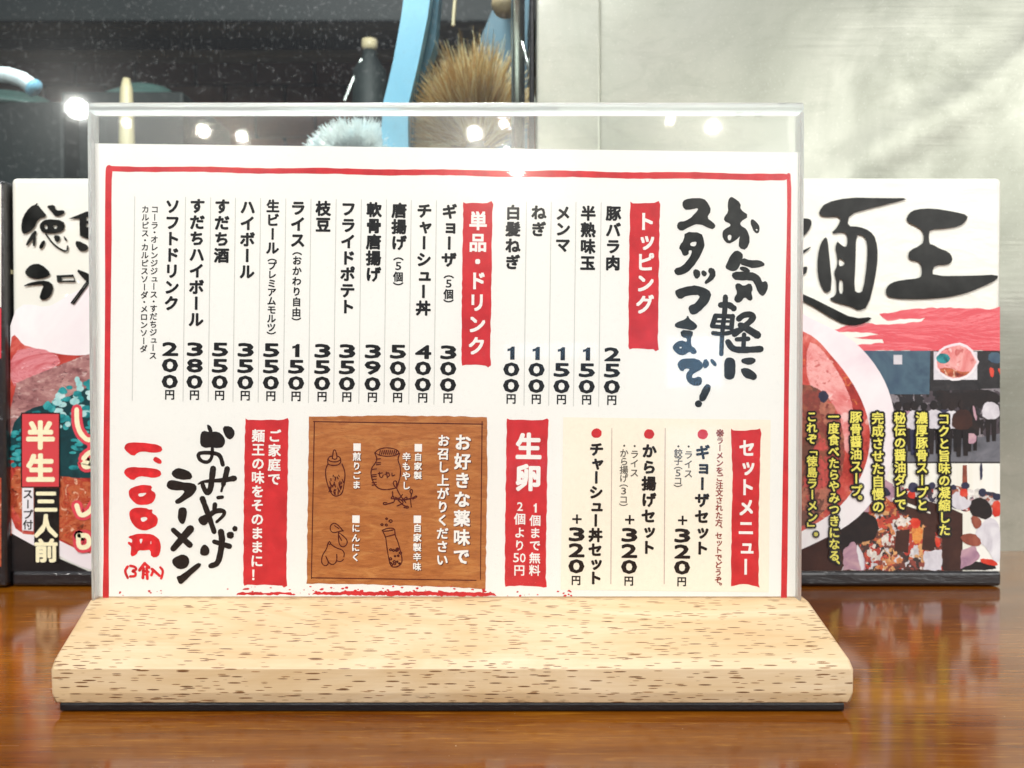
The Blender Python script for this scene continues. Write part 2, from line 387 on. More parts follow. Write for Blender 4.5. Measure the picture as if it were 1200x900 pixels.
def prism_x(profile, x0, x1, bevel=0, seg=3):
    """profile of (y, z) points swept along x"""
    bm = bmesh.new()
    a = [bm.verts.new((x0, y, z)) for y, z in profile]; b = [bm.verts.new((x1, y, z)) for y, z in profile]
    n = len(profile)
    bm.faces.new(a[::-1]); bm.faces.new(b)
    for i in range(n): bm.faces.new((a[i], a[(i+1) % n], b[(i+1) % n], b[i]))
    bmesh.ops.recalc_face_normals(bm, faces=bm.faces)
    if bevel: bmesh.ops.bevel(bm, geom=bm.edges[:], offset=bevel, segments=seg, affect='EDGES', profile=.5)
    return bm
def tube(points, radius, seg=10, cap=True):
    pts = [Vector(p) for p in points]; verts = []; faces = []
    rr = radius if isinstance(radius, (list, tuple)) else [radius]*len(pts)
    for i, p in enumerate(pts):
        d = (pts[min(i+1, len(pts)-1)] - pts[max(i-1, 0)]).normalized()
        a = d.orthogonal().normalized() if abs(d.y) > .9 else d.cross(Vector((0, 1, 0))).normalized()
        b = d.cross(a).normalized()
        for k in range(seg):
            t = 2*math.pi*k/seg; verts.append(p + rr[i]*(a*math.cos(t) + b*math.sin(t)))
    for i in range(len(pts)-1):
        for k in range(seg):
            q = i*seg; faces.append((q+k, q+(k+1) % seg, q+seg+(k+1) % seg, q+seg+k))
    if cap: faces.append(tuple(range(seg))[::-1]); faces.append(tuple((len(pts)-1)*seg+k for k in range(seg)))
    return verts, faces
def lathe(cx, cy, prof, seg=24):
    verts = []; faces = []
    for r, z in prof:
        for k in range(seg):
            t = 2*math.pi*k/seg; verts.append((cx + r*math.cos(t), cy + r*math.sin(t), z))
    for i in range(len(prof)-1):
        for k in range(seg):
            q = i*seg; faces.append((q+k, q+(k+1) % seg, q+seg+(k+1) % seg, q+seg+k))
    faces.append(tuple(range(seg))[::-1]); faces.append(tuple((len(prof)-1)*seg+k for k in range(seg)))
    return verts, faces

# ------------------------------------------------------------------ flat print
def smooth_loop(pts, n=2):
    for _ in range(n):
        out = []
        for i in range(len(pts)):
            a = pts[i]; b = pts[(i+1) % len(pts)]
            out.append((a[0]*.75+b[0]*.25, a[1]*.75+b[1]*.25)); out.append((a[0]*.25+b[0]*.75, a[1]*.25+b[1]*.75))
        pts = out
    return pts
def smooth_line(pts, n=2):
    for _ in range(n):
        if len(pts) < 3: break
        out = [pts[0]]
        for i in range(len(pts)-1):
            a = pts[i]; b = pts[i+1]
            out.append((a[0]*.75+b[0]*.25, a[1]*.75+b[1]*.25)); out.append((a[0]*.25+b[0]*.75, a[1]*.25+b[1]*.75))
        out.append(pts[-1]); pts = out
    return pts
def ragged(pts, amp, step=6, seed=1):
    """a loop subdivided into short pieces whose corners wander, as a brush edge does"""
    rnd = random.Random(seed); out = []
    for i in range(len(pts)):
        a = pts[i]; b = pts[(i+1) % len(pts)]
        L = math.hypot(b[0]-a[0], b[1]-a[1]); k = max(1, int(L/step))
        for j in range(k):
            t = j/k
            nx, ny = -(b[1]-a[1])/max(L, 1e-6), (b[0]-a[0])/max(L, 1e-6)
            w = rnd.uniform(-amp, amp)
            out.append((a[0]+(b[0]-a[0])*t+nx*w, a[1]+(b[1]-a[1])*t+ny*w))
    return out
class Print:
    """collects flat shapes given in photograph pixels on one vertical plane; each later shape lies a hair in front"""
    def __init__(s, plane_y, xmax=1e9):
        s.y = plane_y; s.xmax = xmax
    def begin(s): s.v = []; s.f = []; s.n = 0
    def add(s, pts, faces, dy):
        b = len(s.v); s.n += 1; dy += min(s.n, 80)*4e-7
        for p in pts:
            w = at(min(p[0], s.xmax), p[1], s.y); s.v.append((w.x, s.y - dy, w.z))
        s.f += [tuple(b+i for i in f) for f in faces]
    def done(s, name, mat, parent, label=None):
        return mesh_obj(name, s.v, s.f, mat, parent, label=label)
def tess(loops):
    vv = [[Vector((p[0], p[1], 0)) for p in l] for l in loops]
    tri = tessellate_polygon(vv)
    flat = [p for l in loops for p in l]
    out = []
    for a, b, c in tri:
        A, B, C = flat[a], flat[b], flat[c]
        # face toward the viewer
        if (B[0]-A[0])*(C[1]-A[1])-(B[1]-A[1])*(C[0]-A[0]) > 0: a, b = b, a
        out.append((a, b, c))
    return flat, out
def poly(P, loops, dy, sm=1):
    if not isinstance(loops[0][0], (list, tuple)): loops = [loops]
    flat, tri = tess([smooth_loop(l, sm) if sm else l for l in loops])
    P.add(flat, tri, dy)
def stroke(P, pts, w, dy, sm=2, taper=0.0, wob=.06, seed=0):
    pts = smooth_line(pts, sm); n = len(pts); L = []; Rr = []
    rnd = random.Random(seed + int(pts[0][0]*13+pts[0][1]*7))
    ws = w if isinstance(w, (list, tuple)) else (w, w)
    for i, p in enumerate(pts):
        a = pts[max(i-1, 0)]; b = pts[min(i+1, n-1)]
        dx, dy_ = b[0]-a[0], b[1]-a[1]; l = math.hypot(dx, dy_) or 1
        t = i/max(1, n-1); hw = (ws[0]*(1-t)+ws[1]*t)/2*(1+rnd.uniform(-wob, wob))
        L.append((p[0]-dy_/l*hw, p[1]+dx/l*hw)); Rr.append((p[0]+dy_/l*hw, p[1]-dx/l*hw))
    # rounded ends
    def cap(c, a, hw, k=4):
        return [(c[0]+hw*math.cos(a+math.pi*j/k), c[1]+hw*math.sin(a+math.pi*j/k)) for j in range(1, k)]
    a0 = math.atan2(L[0][1]-pts[0][1], L[0][0]-pts[0][0]); a1 = math.atan2(Rr[-1][1]-pts[-1][1], Rr[-1][0]-pts[-1][0])
    verts = []; faces = []
    for i in range(n): verts += [L[i], Rr[i]]
    for i in range(n-1): faces.append((2*i, 2*i+1, 2*i+3, 2*i+2))
    c0 = cap(pts[0], a0, ws[0]/2); b = len(verts); verts += c0
    faces.append(tuple([0] + list(range(b, b+len(c0))) + [1]))
    c1 = cap(pts[-1], a1, ws[1]/2); b = len(verts); verts += c1
    faces.append(tuple([2*n-1] + list(range(b, b+len(c1))) + [2*n-2]))
    P.add(verts, faces, dy)
def disc(P, cx, cy, r, dy, ry=None, rag=.06, seg=18, seed=0):
    rnd = random.Random(seed+int(cx*3+cy)); ry = ry or r
    pts = [(cx+r*(1+rnd.uniform(-rag, rag))*math.cos(2*math.pi*i/seg), cy+ry*(1+rnd.uniform(-rag, rag))*math.sin(2*math.pi*i/seg)) for i in range(seg)]
    P.add(pts, [tuple(range(seg))], dy)
def rect(P, x0, y0, x1, y1, dy, k=0.0):
    """k: how far right edges drop (the sheet sits a little turned in its holder)"""
    h = (y1-y0)*k
    pts = [(x0, y0), (x1, y0+(x1-x0)*k), (x1-h, y1+(x1-x0)*k), (x0-h, y1)]
    P.add(pts, [(3, 2, 1, 0)], dy)

# glyph outlines come from Blender's own built-in text face
GL = {}
def glyph(ch, res=2):
    if ch in GL: return GL[ch]
    c = bpy.data.curves.new('glyph', 'FONT'); c.body = ch; c.size = 1; c.resolution_u = res
    o = bpy.data.objects.new('glyph', c); COL.objects.link(o)
    dg = bpy.context.evaluated_depsgraph_get()
    m = bpy.data.meshes.new_from_object(o.evaluated_get(dg))
    v = [(p.co.x, p.co.y) for p in m.vertices]; f = [tuple(p.vertices) for p in m.polygons]
    bpy.data.objects.remove(o); bpy.data.curves.remove(c); bpy.data.meshes.remove(m)
    GL[ch] = (v, f); return GL[ch]
def warm_glyphs(chars):
    """evaluate all glyphs in one go"""
    chars = [c for c in sorted(set(chars)) if c not in GL]
    obs = []
    for ch in chars:
        c = bpy.data.curves.new('glyph', 'FONT'); c.body = ch; c.size = 1; c.resolution_u = 2
        o = bpy.data.objects.new('glyph', c); COL.objects.link(o); obs.append((ch, o, c))
    bpy.context.view_layer.update(); dg = bpy.context.evaluated_depsgraph_get()
    for ch, o, c in obs:
        m = bpy.data.meshes.new_from_object(o.evaluated_get(dg))
        GL[ch] = ([(p.co.x, p.co.y) for p in m.vertices], [tuple(p.vertices) for p in m.polygons])
        bpy.data.meshes.remove(m)
    for ch, o, c in obs: bpy.data.objects.remove(o); bpy.data.curves.remove(c)
SMALL = 'ャュョッァィゥェォゃゅょっ'
ROT = 'ー（）「」～'
LATIN = '0123456789!+'
KT = .0125
def put(P, ch, cx, cy, w, h, dy, bold=.0, k=KT, ring=None):
    """one glyph centred at a pixel; bold: extra weight as a share of the em, by overprinting"""
    v, f = glyph(ch)
    if not v: return
    if ch == '1':
        pts = [(.02, .52), (.22, .52), (.22, -.52), (-.10, -.52), (-.10, .20), (-.30, .14), (-.30, .34), (-.12, .38)]
        P.add([(cx+x*w*.95+k*y*h, cy-y*h+k*x*w) for x, y in pts], [tuple(range(8))], dy); return
    q = []
    for x, y in v:
        if ch in LATIN: pass
        elif ch in ROT:
            x, y = (x-.5), (y-.38)
            x, y = (y, -x) if ch != 'ー' else (y, -x)
            x += .5; y += .38
            y += {'（': .20, '）': -.20}.get(ch, 0)
        q.append((x, y))
    if ch in LATIN or ch == '※':
        xs = [a for a, _ in q]; ys = [b for _, b in q]; mx = (min(xs)+max(xs))/2; my = (min(ys)+max(ys))/2
        hh = max(ys)-min(ys) or 1
        if ch == '1': ww = hh*.62
        else: ww = max(xs)-min(xs)
        if ch in '+!': ww = hh = max(max(xs)-min(xs), max(ys)-min(ys))
        q = [((x-mx)/ww, (y-my)/hh) for x, y in q]
    else:
        dx = dy_ = 0
        if ch in SMALL: dx, dy_ = .08, .06
        if ch in '、。': dx, dy_ = .62, .60
        q = [(x-.5+dx, y-.38+dy_) for x, y in q]
    offs = [(0, 0)]
    if bold:
        n = ring or 4
        offs = [(bold*math.cos(2*math.pi*(i+.5)/n), bold*math.sin(2*math.pi*(i+.5)/n)) for i in range(n)] + ([(0, 0)] if n > 4 else [])
    for i, (ox, oy) in enumerate(offs):
        pts = []
        for x, y in q:
            X = (x+ox)*w; Y = -(y+oy)*h
            pts.append((cx + X - k*Y, cy + Y + k*X))
        P.add(pts, f, dy + i*2e-6)
def weight(ch):
    if ch in '（）': return .55
    if ch in '、。': return .75
    if ch == '・': return .75
    if ch in SMALL: return .92
    if ch == ' ': return .5
    return 1.0
def column(P, s, x, y0, y1, dy, size=None, bold=.018, k=KT, squeeze=1.0, ring=None):
    """vertical line of writing from ink top y0 to ink bottom y1; x is the centre at the top"""
    tot = sum(weight(c) for c in s)
    unit = (y1-y0)/(tot-.08)
    sz = size or unit*1.0
    y = y0-.04*unit
    for c in s:
        w = weight(c)*unit; cy = y+w/2
        wy = sz
        if c in LATIN: put(P, c, x-k*(cy-y0), cy, sz*(.55 if c not in '+' else .6), sz*.76, dy, bold*.8, k, ring)
        elif c != ' ':
            put(P, c, x-k*(cy-y0), cy, sz*squeeze, wy, dy, bold, k, ring)
        y += w

# ------------------------------------------------------------------ setting
D_ACR, D_SHEET, D_BOX, D_WALL = .2535, .2560, .3625, .4265
M_ = .00004
bm = box_bm(-1.6, 1.6, -.9, D_WALL + .06, -.035, 0, .002)
struct(bm_obj('countertop', bm, M['counter']))
bm = box_bm(-3, 3, -3.2, 3, -1.02, -1.0); struct(bm_obj('floor', bm, M['kitchen_dark']))

XS0 = at(628, 400, D_WALL).x           # left edge of the steel
steel = bpy.data.objects.new('steel_wall', None); COL.objects.link(steel); steel['kind'] = 'structure'; ORIG[steel] = Vector((0, 0, 0))
# wide sheet with shallow dents; a crease runs up to the right, shaped in to form the bright reflection line
def steel_sheet():
    x0 = at(702, 400, D_WALL).x; x1 = 1.2; z0, z1 = .0, .75
    nx, nz = 130, 90; verts = []; faces = []
    crease = [(-1, .13), (x0, .155), (.10, .168), (.147, .179), (.190, .205), (.222, .222), (.262, .252), (.33, .30), (1.3, .62)]
    for j in range(nz+1):
        for i in range(nx+1):
            u = i/nx; x = x0 + (x1-x0)*(u**1.6); w = j/nz; z = z0 + (z1-z0)*w
            zc = 0
            for (a, za), (b, zb) in zip(crease, crease[1:]):
                if a <= x <= b: zc = za + (zb-za)*(x-a)/(b-a)
            d = z - zc
            fade = min(1, max(0, (x-.11)/.07))
            y = D_WALL + .0016*math.exp(-(d/.0085)**2)*fade*-1 + .0012*math.sin(x*9+z*5) + .0016*noise.noise(Vector((x*7, z*6, 3)))
            y += fade*.05*max(0, -d)**1.5
            verts.append((x, y, z))
    for j in range(nz):
        for i in range(nx):
            q = j*(nx+1)+i; faces.append((q, q+1, q+nx+2, q+nx+1))
    return verts, faces
v, f = steel_sheet()
mesh_obj('steel_panel', v, f, M['steel'], steel, smooth=True)
bm = box_bm(XS0, at(703, 400, D_WALL-.003).x, D_WALL-.003, D_WALL+.012, .0, .75, .0012, 2)
bm_obj('trim_strip', bm, M['steel'], steel)

# ---- window into the kitchen
win = thing('kitchen_window', 'dusty dark glass window left of the steel wall, behind the boxes', 'window', (-.4, D_WALL+.02, 0))
bm = box_bm(-1.3, at(620, 400, D_WALL).x, D_WALL+.0, D_WALL+.004, .012, .75); bm_obj('pane', bm, M['glass'], win)
bm = box_bm(-1.3, XS0-.0005, D_WALL-.004, D_WALL+.010, .0005, .012, .001); bm_obj('sill', bm, M['pole'], win)
bm = box_bm(at(620.5, 400, D_WALL).x, XS0-.0008, D_WALL-.001, D_WALL+.010, .0125, .75, .0008); bm_obj('seal', bm, M['rubber'], win)

# ---- kitchen behind the window
bw = bpy.data.objects.new('back_wall', None); COL.objects.link(bw); bw['kind'] = 'structure'; ORIG[bw] = Vector((0, 0, 0))
YB = 1.30
bm = box_bm(-2.2, 1.2, YB+.008, YB+.05, -1.0, 1.6); bm_obj('mortar_bed', bm, M['mortar'], bw)
bm = box_bm(0, .086, 0, .02, 0, .036, .002, 1)
brick_me = bpy.data.meshes.new('brick'); bm.to_mesh(brick_me); bm.free(); brick_me.materials.append(M['brick'])
zt = at(0, 68, YB).z
rnd = random.Random(3)
for r in range(10):
    z = zt - (r+1)*.0395
    for c in range(17):
        x = -1.02 + c*.0905 + (.045 if r % 2 else 0)
        if r > 6 and c % 1 == 0 and z < .22: continue
        o = link(bpy.data.objects.new('brick', brick_me), bw)
        o.location = (x, YB - rnd.uniform(.003, .006), z); o.scale = (1, 1, 1)
for py0, py1 in ((28, 38), (60, 69)):  # solid bars added in place of reflected ceiling beams
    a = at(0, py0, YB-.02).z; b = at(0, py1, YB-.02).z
    bm = box_bm(-1.6, .6, YB-.03, YB+.005, b, a, .003); bm_obj('reflected_beam', bm, M['reflected_beam'], bw)
hood = thing('cooker_hood', 'dark hood panel hanging above the brick kitchen wall', 'hood', (-.5, 1.1, .6))
bm = prism_x([(1.05, at(0, 26, 1.05).z), (1.28, at(0, 22, 1.28).z), (1.28, 1.2), (1.05, 1.2)], -1.6, .5, .004); bm_obj('hood_panel', bm, M['kitchen_dark'], hood)
shelf = bm_obj('kitchen_shelf', box_bm(-1.4, .5, D_WALL+.03, 1.22, .17, .185, .002), M['kitchen_dark']); shelf['kind'] = 'structure'
SH = .185

# brushes on the shelf
def bristles(name, mat, parent, roots, wid, seed, curl=.006, label=None):
    rnd = random.Random(seed); verts = []; faces = []; tone = []
    for (o, d, L, tn) in roots:
        o = Vector(o); d = Vector(d).normalized(); side = d.cross(Vector((rnd.uniform(-1, 1), rnd.uniform(-1, 1), rnd.uniform(-1, 1)))).normalized()
        bend = Vector((rnd.uniform(-1, 1), rnd.uniform(-1, 1), rnd.uniform(-1, 1)))*curl
        b = len(verts); n = 3
        for i in range(n+1):
            t = i/n; p = o + d*L*t + bend*t*t
            w = wid*(1-.75*t)
            verts += [p-side*w, p+side*w]; tt = min(1, max(0, tn + .5*(t-.45))); tone += [tt, tt]
        for i in range(n): faces.append((b+2*i, b+2*i+1, b+2*i+3, b+2*i+2))
    o = mesh_obj(name, verts, faces, mat, parent, label=label)
    a = o.data.attributes.new('tone', 'FLOAT', 'POINT'); a.data.foreach_set('value', tone)
    o['kind'] = 'stuff'
    return o
YBR = .53
s_ = YBR/FPX
cb = at(558, 165, YBR)
fb = thing('fibre_brush', 'bushy brown coconut fibre scrubbing brush, upright beside the blue handle', 'brush', (cb.x, YBR, SH))
v, f = lathe(cb.x, YBR, [(.009, SH), (.010, SH+.03), (.008, cb.z), (.006, at(0, 112, YBR).z)], 14)
mesh_obj('ferrule', v, f, M['wire'], fb, smooth=True)
rnd = random.Random(11); roots = []
for i in range(7000):
    a = R(rnd.uniform(35, 205)); 
    deg = math.degrees(a)
    if deg > 95: L0 = 112 - (deg-95)*.38
    elif deg > 68: L0 = 116 - abs(deg-85)*.4
    elif deg > 52: L0 = 70 if rnd.random() < .6 else 102
    else: L0 = 86
    L = L0*s_*rnd.uniform(.72, 1.03)*(1 + (.13 if rnd.random() < .04 else 0))
    ph = rnd.uniform(-.75, .75)
    d = (math.cos(a)*math.cos(ph), -math.sin(ph), math.sin(a)*math.cos(ph))
    st = rnd.uniform(0, .55)
    o = (cb.x+d[0]*L*st, YBR+d[1]*L*st*.8, cb.z-.010 + .012*rnd.random() + d[2]*L*st)
    roots.append((o, d, L*(1-st), rnd.uniform(.15, .75) + (.2 if 52 < deg < 105 and L0 > 95 and st > .3 else 0)))
bristles('bristles', M['fibre'], fb, roots, .00045, 5)
# loop of string at the top
pts = [at(531, 30, YBR-.01), at(532, 15, YBR-.01), at(534, -8, YBR-.01), at(535, -40, YBR-.01)]
v, f = tube(pts, .0011, 6); mesh_obj('hanging_cord', v, f, M['cream_plastic'], fb)

YW = .50
wb = thing('dish_brush', 'light blue handled brush with white bristles behind the acrylic top edge', 'brush', (at(420, 200, YW).x, YW, SH))
def slab(pl, pr, y0, y1):
    """a bar given by its left and right outline"""
    n = len(pl); verts = []; faces = []
    for a, b in zip(pl, pr):
        A, B = at(*a, y0), at(*b, y0)
        verts += [A, B, Vector((B.x, y1, B.z)), Vector((A.x, y1, A.z))]
    for i in range(n-1):
        q = 4*i
        for k in range(4): faces.append((q+k, q+(k+1) % 4, q+4+(k+1) % 4, q+4+k))
    faces.append((3, 2, 1, 0)); q = 4*(n-1); faces.append((q, q+1, q+2, q+3))
    return verts, faces
v, f = slab([(477, -30), (470, 20), (461, 70), (454, 100), (449, 120), (447, 150), (449, 190)], [(508, -30), (501, 20), (491, 70), (484, 100), (479, 120), (478, 150), (479, 190)], YW, YW+.012)
o = mesh_obj('handle', v, f, M['blue_plastic'], wb)
v, f = slab([(505, -30), (499, 50), (483, 118), (481, 170)], [(517, -30), (510, 50), (487, 118), (484, 170)], YW+.013, YW+.03)
mesh_obj('handle_back', v, f, M['teal_plastic'], wb)
rnd = random.Random(4); roots = []
c0 = at(420, 178, YW+.02)
for i in range(4200):
    a = rnd.uniform(0, math.pi); ph = rnd.uniform(-1.2, 1.2)
    rx, rz = 58*s_, 50*s_
    d = Vector((math.cos(a)*math.cos(ph)*rx, -abs(math.sin(ph))*.03, math.sin(a)*math.cos(ph)*rz))
    st = rnd.uniform(.3, .75)
    roots.append((c0 + d*st + Vector((0, 0, -.01)), d, d.length*(1-st)*rnd.uniform(.85, 1.1), rnd.random()))
bristles('bristles', M['white_bristle'], wb, roots, .0007, 8, .004)
v, f = lathe(c0.x, c0.y, [(.012, SH), (.02, SH+.004), (.022, c0.z-.012), (.016, c0.z)], 18); mesh_obj('brush_head', v, f, M['white_plastic'], wb, smooth=True)

# things beside the brushes
pl = thing('steel_pole', 'shiny vertical steel pole between the fibre brush and the steel wall', 'pole', (at(607, 300, .46).x, .46, .0))
v, f = lathe(at(607, 300, .46).x, .462, [(.0037, SH), (.0037, .8)], 20); mesh_obj('post', v, f, M['pole'], pl, smooth=True)
v, f = tube([at(612, 50, .458), at(620, 80, .458), at(626, 95, .459), at(628, 130, .459)], .0012, 8); mesh_obj('brace', v, f, M['pole'], pl, smooth=True)
v, f = lathe(at(607, 300, .46).x, .462, [(.006, SH), (.006, SH+.004)], 16); mesh_obj('foot', v, f, M['rubber'], pl)
bp = thing('blue_board', 'blue grey board leaning behind the fibre brush', 'board', (at(590, 100, .72).x, .72, SH))
v, f = slab([(588, -40), (582, 0), (565, 40), (545, 120), (538, 250)], [(622, -40), (620, 0), (618, 40), (618, 120), (618, 250)], .66, .67); mesh_obj('board_panel', v, f, M['blue_panel'], bp)
kn = at(592, 5, .56)
kb = thing('brown_knob', 'small brown round knob high up beside the steel pole', 'knob', kn)
bm = bmesh.new(); bmesh.ops.create_uvsphere(bm, u_segments=16, v_segments=12, radius=.009); bmesh.ops.translate(bm, verts=bm.verts, vec=kn); bm_obj('knob_ball', bm, M['reflected_beam'], kb, True)
v, f = tube([kn, kn+Vector((0, .04, .03)), kn+Vector((0, .12, .05))], .003, 8); mesh_obj('knob_stem', v, f, M['pole'], kb)

wt = thing('lampshade_reflection', 'curved white tube added for a lampshade rim reflection, above the far left corner of the boxes', 'rim_reflection', at(0, 100, .60))  # white tube added where a lampshade rim is only reflected
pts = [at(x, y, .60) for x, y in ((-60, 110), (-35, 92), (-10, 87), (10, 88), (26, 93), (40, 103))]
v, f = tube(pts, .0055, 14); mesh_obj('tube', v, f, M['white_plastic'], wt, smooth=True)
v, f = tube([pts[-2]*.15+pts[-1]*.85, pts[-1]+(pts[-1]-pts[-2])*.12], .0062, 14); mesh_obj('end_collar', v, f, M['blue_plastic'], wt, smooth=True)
# pale green plates lying upside down on dark crates
for px, ptop, Y, r, lab in ((18, 117, .90, .068, 'pale green plate upside down on a dark crate, under the curved white tube'), (172, 106, .93, .052, 'pale green plate upside down on a dark crate, behind the acrylic left corner')):
    c = at(px, ptop, Y)
    zc_ = c.z-.020
    cr_ = bm_obj('crate', box_bm(c.x-r*1.2, c.x+r*1.2, Y-.06, Y+.09, SH, zc_, .003), M['kitchen_dark'])
    cr_['label'] = 'dark crate on the kitchen shelf carrying the ' + ('plate under the white tube' if px < 100 else 'plate behind the acrylic corner'); cr_['category'] = 'crate'; cr_['group'] = 'dark crates on the kitchen shelf'
    v, f = lathe(c.x, Y, [(r, zc_+.0003), (r*1.0, zc_+.002), (r*.8, c.z-.010), (r*.52, c.z-.003), (r*.50, c.z)], 36)
    pt = mesh_obj('plate', v, f, M['celadon'], None, smooth=True); pt['label'] = lab; pt['category'] = 'plate'; pt['group'] = 'plates on the kitchen shelf'
c = at(148, 92, .80); ws = thing('lamp_reflection_stick', 'slim cream stick added in place of a lamp reflection, behind the acrylic left corner', 'lamp_glint', (c.x, .80, SH))  # cream stick added where only a lamp is reflected
v, f = lathe(c.x, .80, [(.010, SH), (.009, SH+.06), (.0055, c.z-.01), (.003, c.z)], 14); mesh_obj('stick_body', v, f, M['cream_plastic'], ws, smooth=True)
c = at(433, 46, .95); bt = thing('sauce_bottle', 'grey bottle with cream round cap in the dark kitchen, left of the blue handle', 'bottle', (c.x, .95, SH))
v, f = lathe(c.x, .95, [(.020, SH), (.021, SH+.10), (.019, at(0, 85, .95).z), (.008, at(0, 66, .95).z), (.007, at(0, 58, .95).z)], 20); mesh_obj('bottle_body', v, f, M['gray_body'], bt, smooth=True)
v, f = lathe(c.x, .95, [(.007, at(0, 60, .95).z+.0005), (.009, at(0, 55, .95).z), (.0085, at(0, 47, .95).z), (.004, at(0, 45, .95).z)], 16); mesh_obj('cap', v, f, M['cream_plastic'], bt, smooth=True)
pts = [at(424, 70, .94), at(416, 88, .94), at(404, 118, .94)]; v, f = tube(pts, .0016, 6); mesh_obj('spout', v, f, M['pole'], bt)

# ------------------------------------------------------------------ noodle carton behind the menu
def px_rect_box(px0, px1, py0, yf, depth, bev):
    a = at(px0, py0, yf); b = at(px1, py0, yf)
    return a.x, b.x, yf, yf+depth, .0006, a.z
x0, x1, ya, yb, z0, z1 = px_rect_box(12, 1175, 208, D_BOX, .050, 0)
nb = thing('noodle_carton', 'wide cream shrink-wrapped ramen noodle carton with black brush lettering, behind the menu', 'carton', ((x0+x1)/2, ya+.025, 0))
bm = box_bm(x0, x1, ya, yb, z0, z1, .0022, 3); bm_obj('carton_body', bm, M['carton'], nb)
B = Print(ya, 1171.8)
L0, L1, L2, L3, L4, L5, L6 = [.00004*(i+1) for i in range(7)]
# bottom dark strip, slightly rounded forward like folded film
zb = at(600, 669, D_BOX).z
bm = box_bm(x0-.0006, x1+.0006, ya-.0012, yb+.0006, .0003, zb, .0014, 3); bm_obj('base_band', bm, M['carton_dark'], nb)
# red swash
B.begin()
poly(B, ragged([(1175, 359), (1175, 411), (960, 411), (984, 405), (1036, 402), (1034, 398), (1000, 396), (1030, 391), (972, 388), (1006, 378), (1042, 381), (1060, 379), (1080, 377), (1084, 373), (1060, 374), (1040, 376), (1030, 368), (1072, 362), (1108, 360), (1130, 361), (1160, 362)], .8, 5, 4), L0, 0)
B.done('red_swash', M['box_red'], nb)
# street photograph
def photo_clip(pts): return pts
ph = None
B.begin(); B.add([(985, 411), (1173.5, 411), (1173, 543), (985, 543)], [(3, 2, 1, 0)], L0)
street = B.done('street_picture', M['street'], nb)
def patch(mat, shapes, dy, name, parent, sm=1):
    B.begin()
    for i, s in enumerate(shapes):
        dy += 1e-6
        if s[0] == 'p': poly(B, ragged(smooth_loop(s[1], 1), .35, 2.2, i+3) if (sm and len(s[1]) < 30) else s[1], dy, 0)
        elif s[0] == 'd': disc(B, s[1], s[2], s[3], dy, s[4] if len(s) > 4 else None)
        elif s[0] == 's': stroke(B, s[1], s[2], dy)
    return B.done(name, mat, parent)
patch(M['bldg'], [('p', [(1000, 411), (1090, 411), (1089, 462), (1030, 462), (1000, 462)])], L1, 'building_print', street, 0)
patch(M['street_mix'], [('p', [(1000, 462), (1173, 455), (1173, 520), (1000, 525)])], L1-.00002, 'crowd_print', street, 0)
patch(M['road'], [('p', [(1000, 541), (1173, 541), (1173, 508), (1150, 512), (1100, 515), (1060, 520), (1000, 515)])], L1, 'road_print', street, 0)
patch(M['p_white'], [('p', [(1047, 416), (1057, 416), (1057, 427), (1047, 427)]), ('p', [(1094, 412), (1145, 412), (1145, 445), (1094, 445)])], L2, 'sign_print', street, 0)
patch(M['bowl_rim'], [('d', 1120, 424, 26, 22)], L3, 'bowl_print', street)
patch(M['soup_pale'], [('d', 1120, 424, 23, 19)], L4, 'soup_print', street)
patch(M['fried'], [('p', [(1098, 433), (1110, 430), (1125, 436), (1138, 435), (1128, 442), (1112, 442)])], L5, 'meat_print', street)
patch(M['teal'], [('d', 1105, 420, 8, 6)], L5, 'onion_print', street)
patch(M['bldg'], [('p', [(1158, 413), (1173, 413), (1173, 427), (1158, 424)])], L2, 'shutter_print', street)
patch(M['p_red'], [('p', [(1159, 430), (1165, 432), (1164, 443), (1160, 440)]), ('p', [(1168, 432), (1173, 432), (1173, 441)])], L2, 'lantern_print', street)
rnd = random.Random(31)
def person_print(x, y, h, top, legs, parent, dy, lean=0, hair='p_hair'):
    w = h*.16
    patch(M[legs], [('p', [(x-w*.75, y-h*.50), (x-w*.02, y-h*.50), (x-w*.15, y), (x-w*.6, y)]), ('p', [(x+w*.02, y-h*.50), (x+w*.75, y-h*.50), (x+w*.65, y-1), (x+w*.15, y-1)])], dy, 'trousers_print', parent, 0)
    patch(M[top], [('p', [(x-w*.5+lean, y-h*.84), (x+w*.5+lean, y-h*.84), (x+w*1.1, y-h*.74), (x+w*1.15, y-h*.48), (x-w*1.1, y-h*.48), (x-w*1.15, y-h*.72)])], dy+6e-6, 'top_print', parent)
    patch(M[hair], [('d', x+lean, y-h*.92, h*.075, h*.09)], dy+1.2e-5, 'hair_print', parent)
crowd = [(1042, 528, 58, 'street_mix'), (1052, 531, 60, 'p_hair'), (1062, 530, 58, 'p_pink'), (1073, 533, 62, 'p_white'), (1084, 526, 54, 'p_hair'), (1095, 532, 62, 'p_white'), (1107, 527, 56, 'p_navy'), (1116, 530, 58, 'p_white'),
         (1127, 535, 66, 'p_brown'), (1139, 529, 52, 'p_hair'), (1148, 510, 38, 'street_mix'), (1161, 518, 56, 'p_white')]
for i, (x, y, h, top_) in enumerate(sorted(crowd, key=lambda q: q[1])):
    person_print(x, y, h, top_, rnd.choice(('p_hair', 'p_hair', 'p_navy')), street, L2 + i*1.8e-5, rnd.uniform(-2, 2))
patch(M['p_pink'], [('p', [(1095, 490), (1100, 488), (1101, 512), (1096, 515)]), ('p', [(1131, 508), (1144, 508), (1143, 520), (1133, 520)]), ('p', [(1139, 475), (1142, 476), (1145, 492), (1142, 493)])], L6, 'bag_print', street)
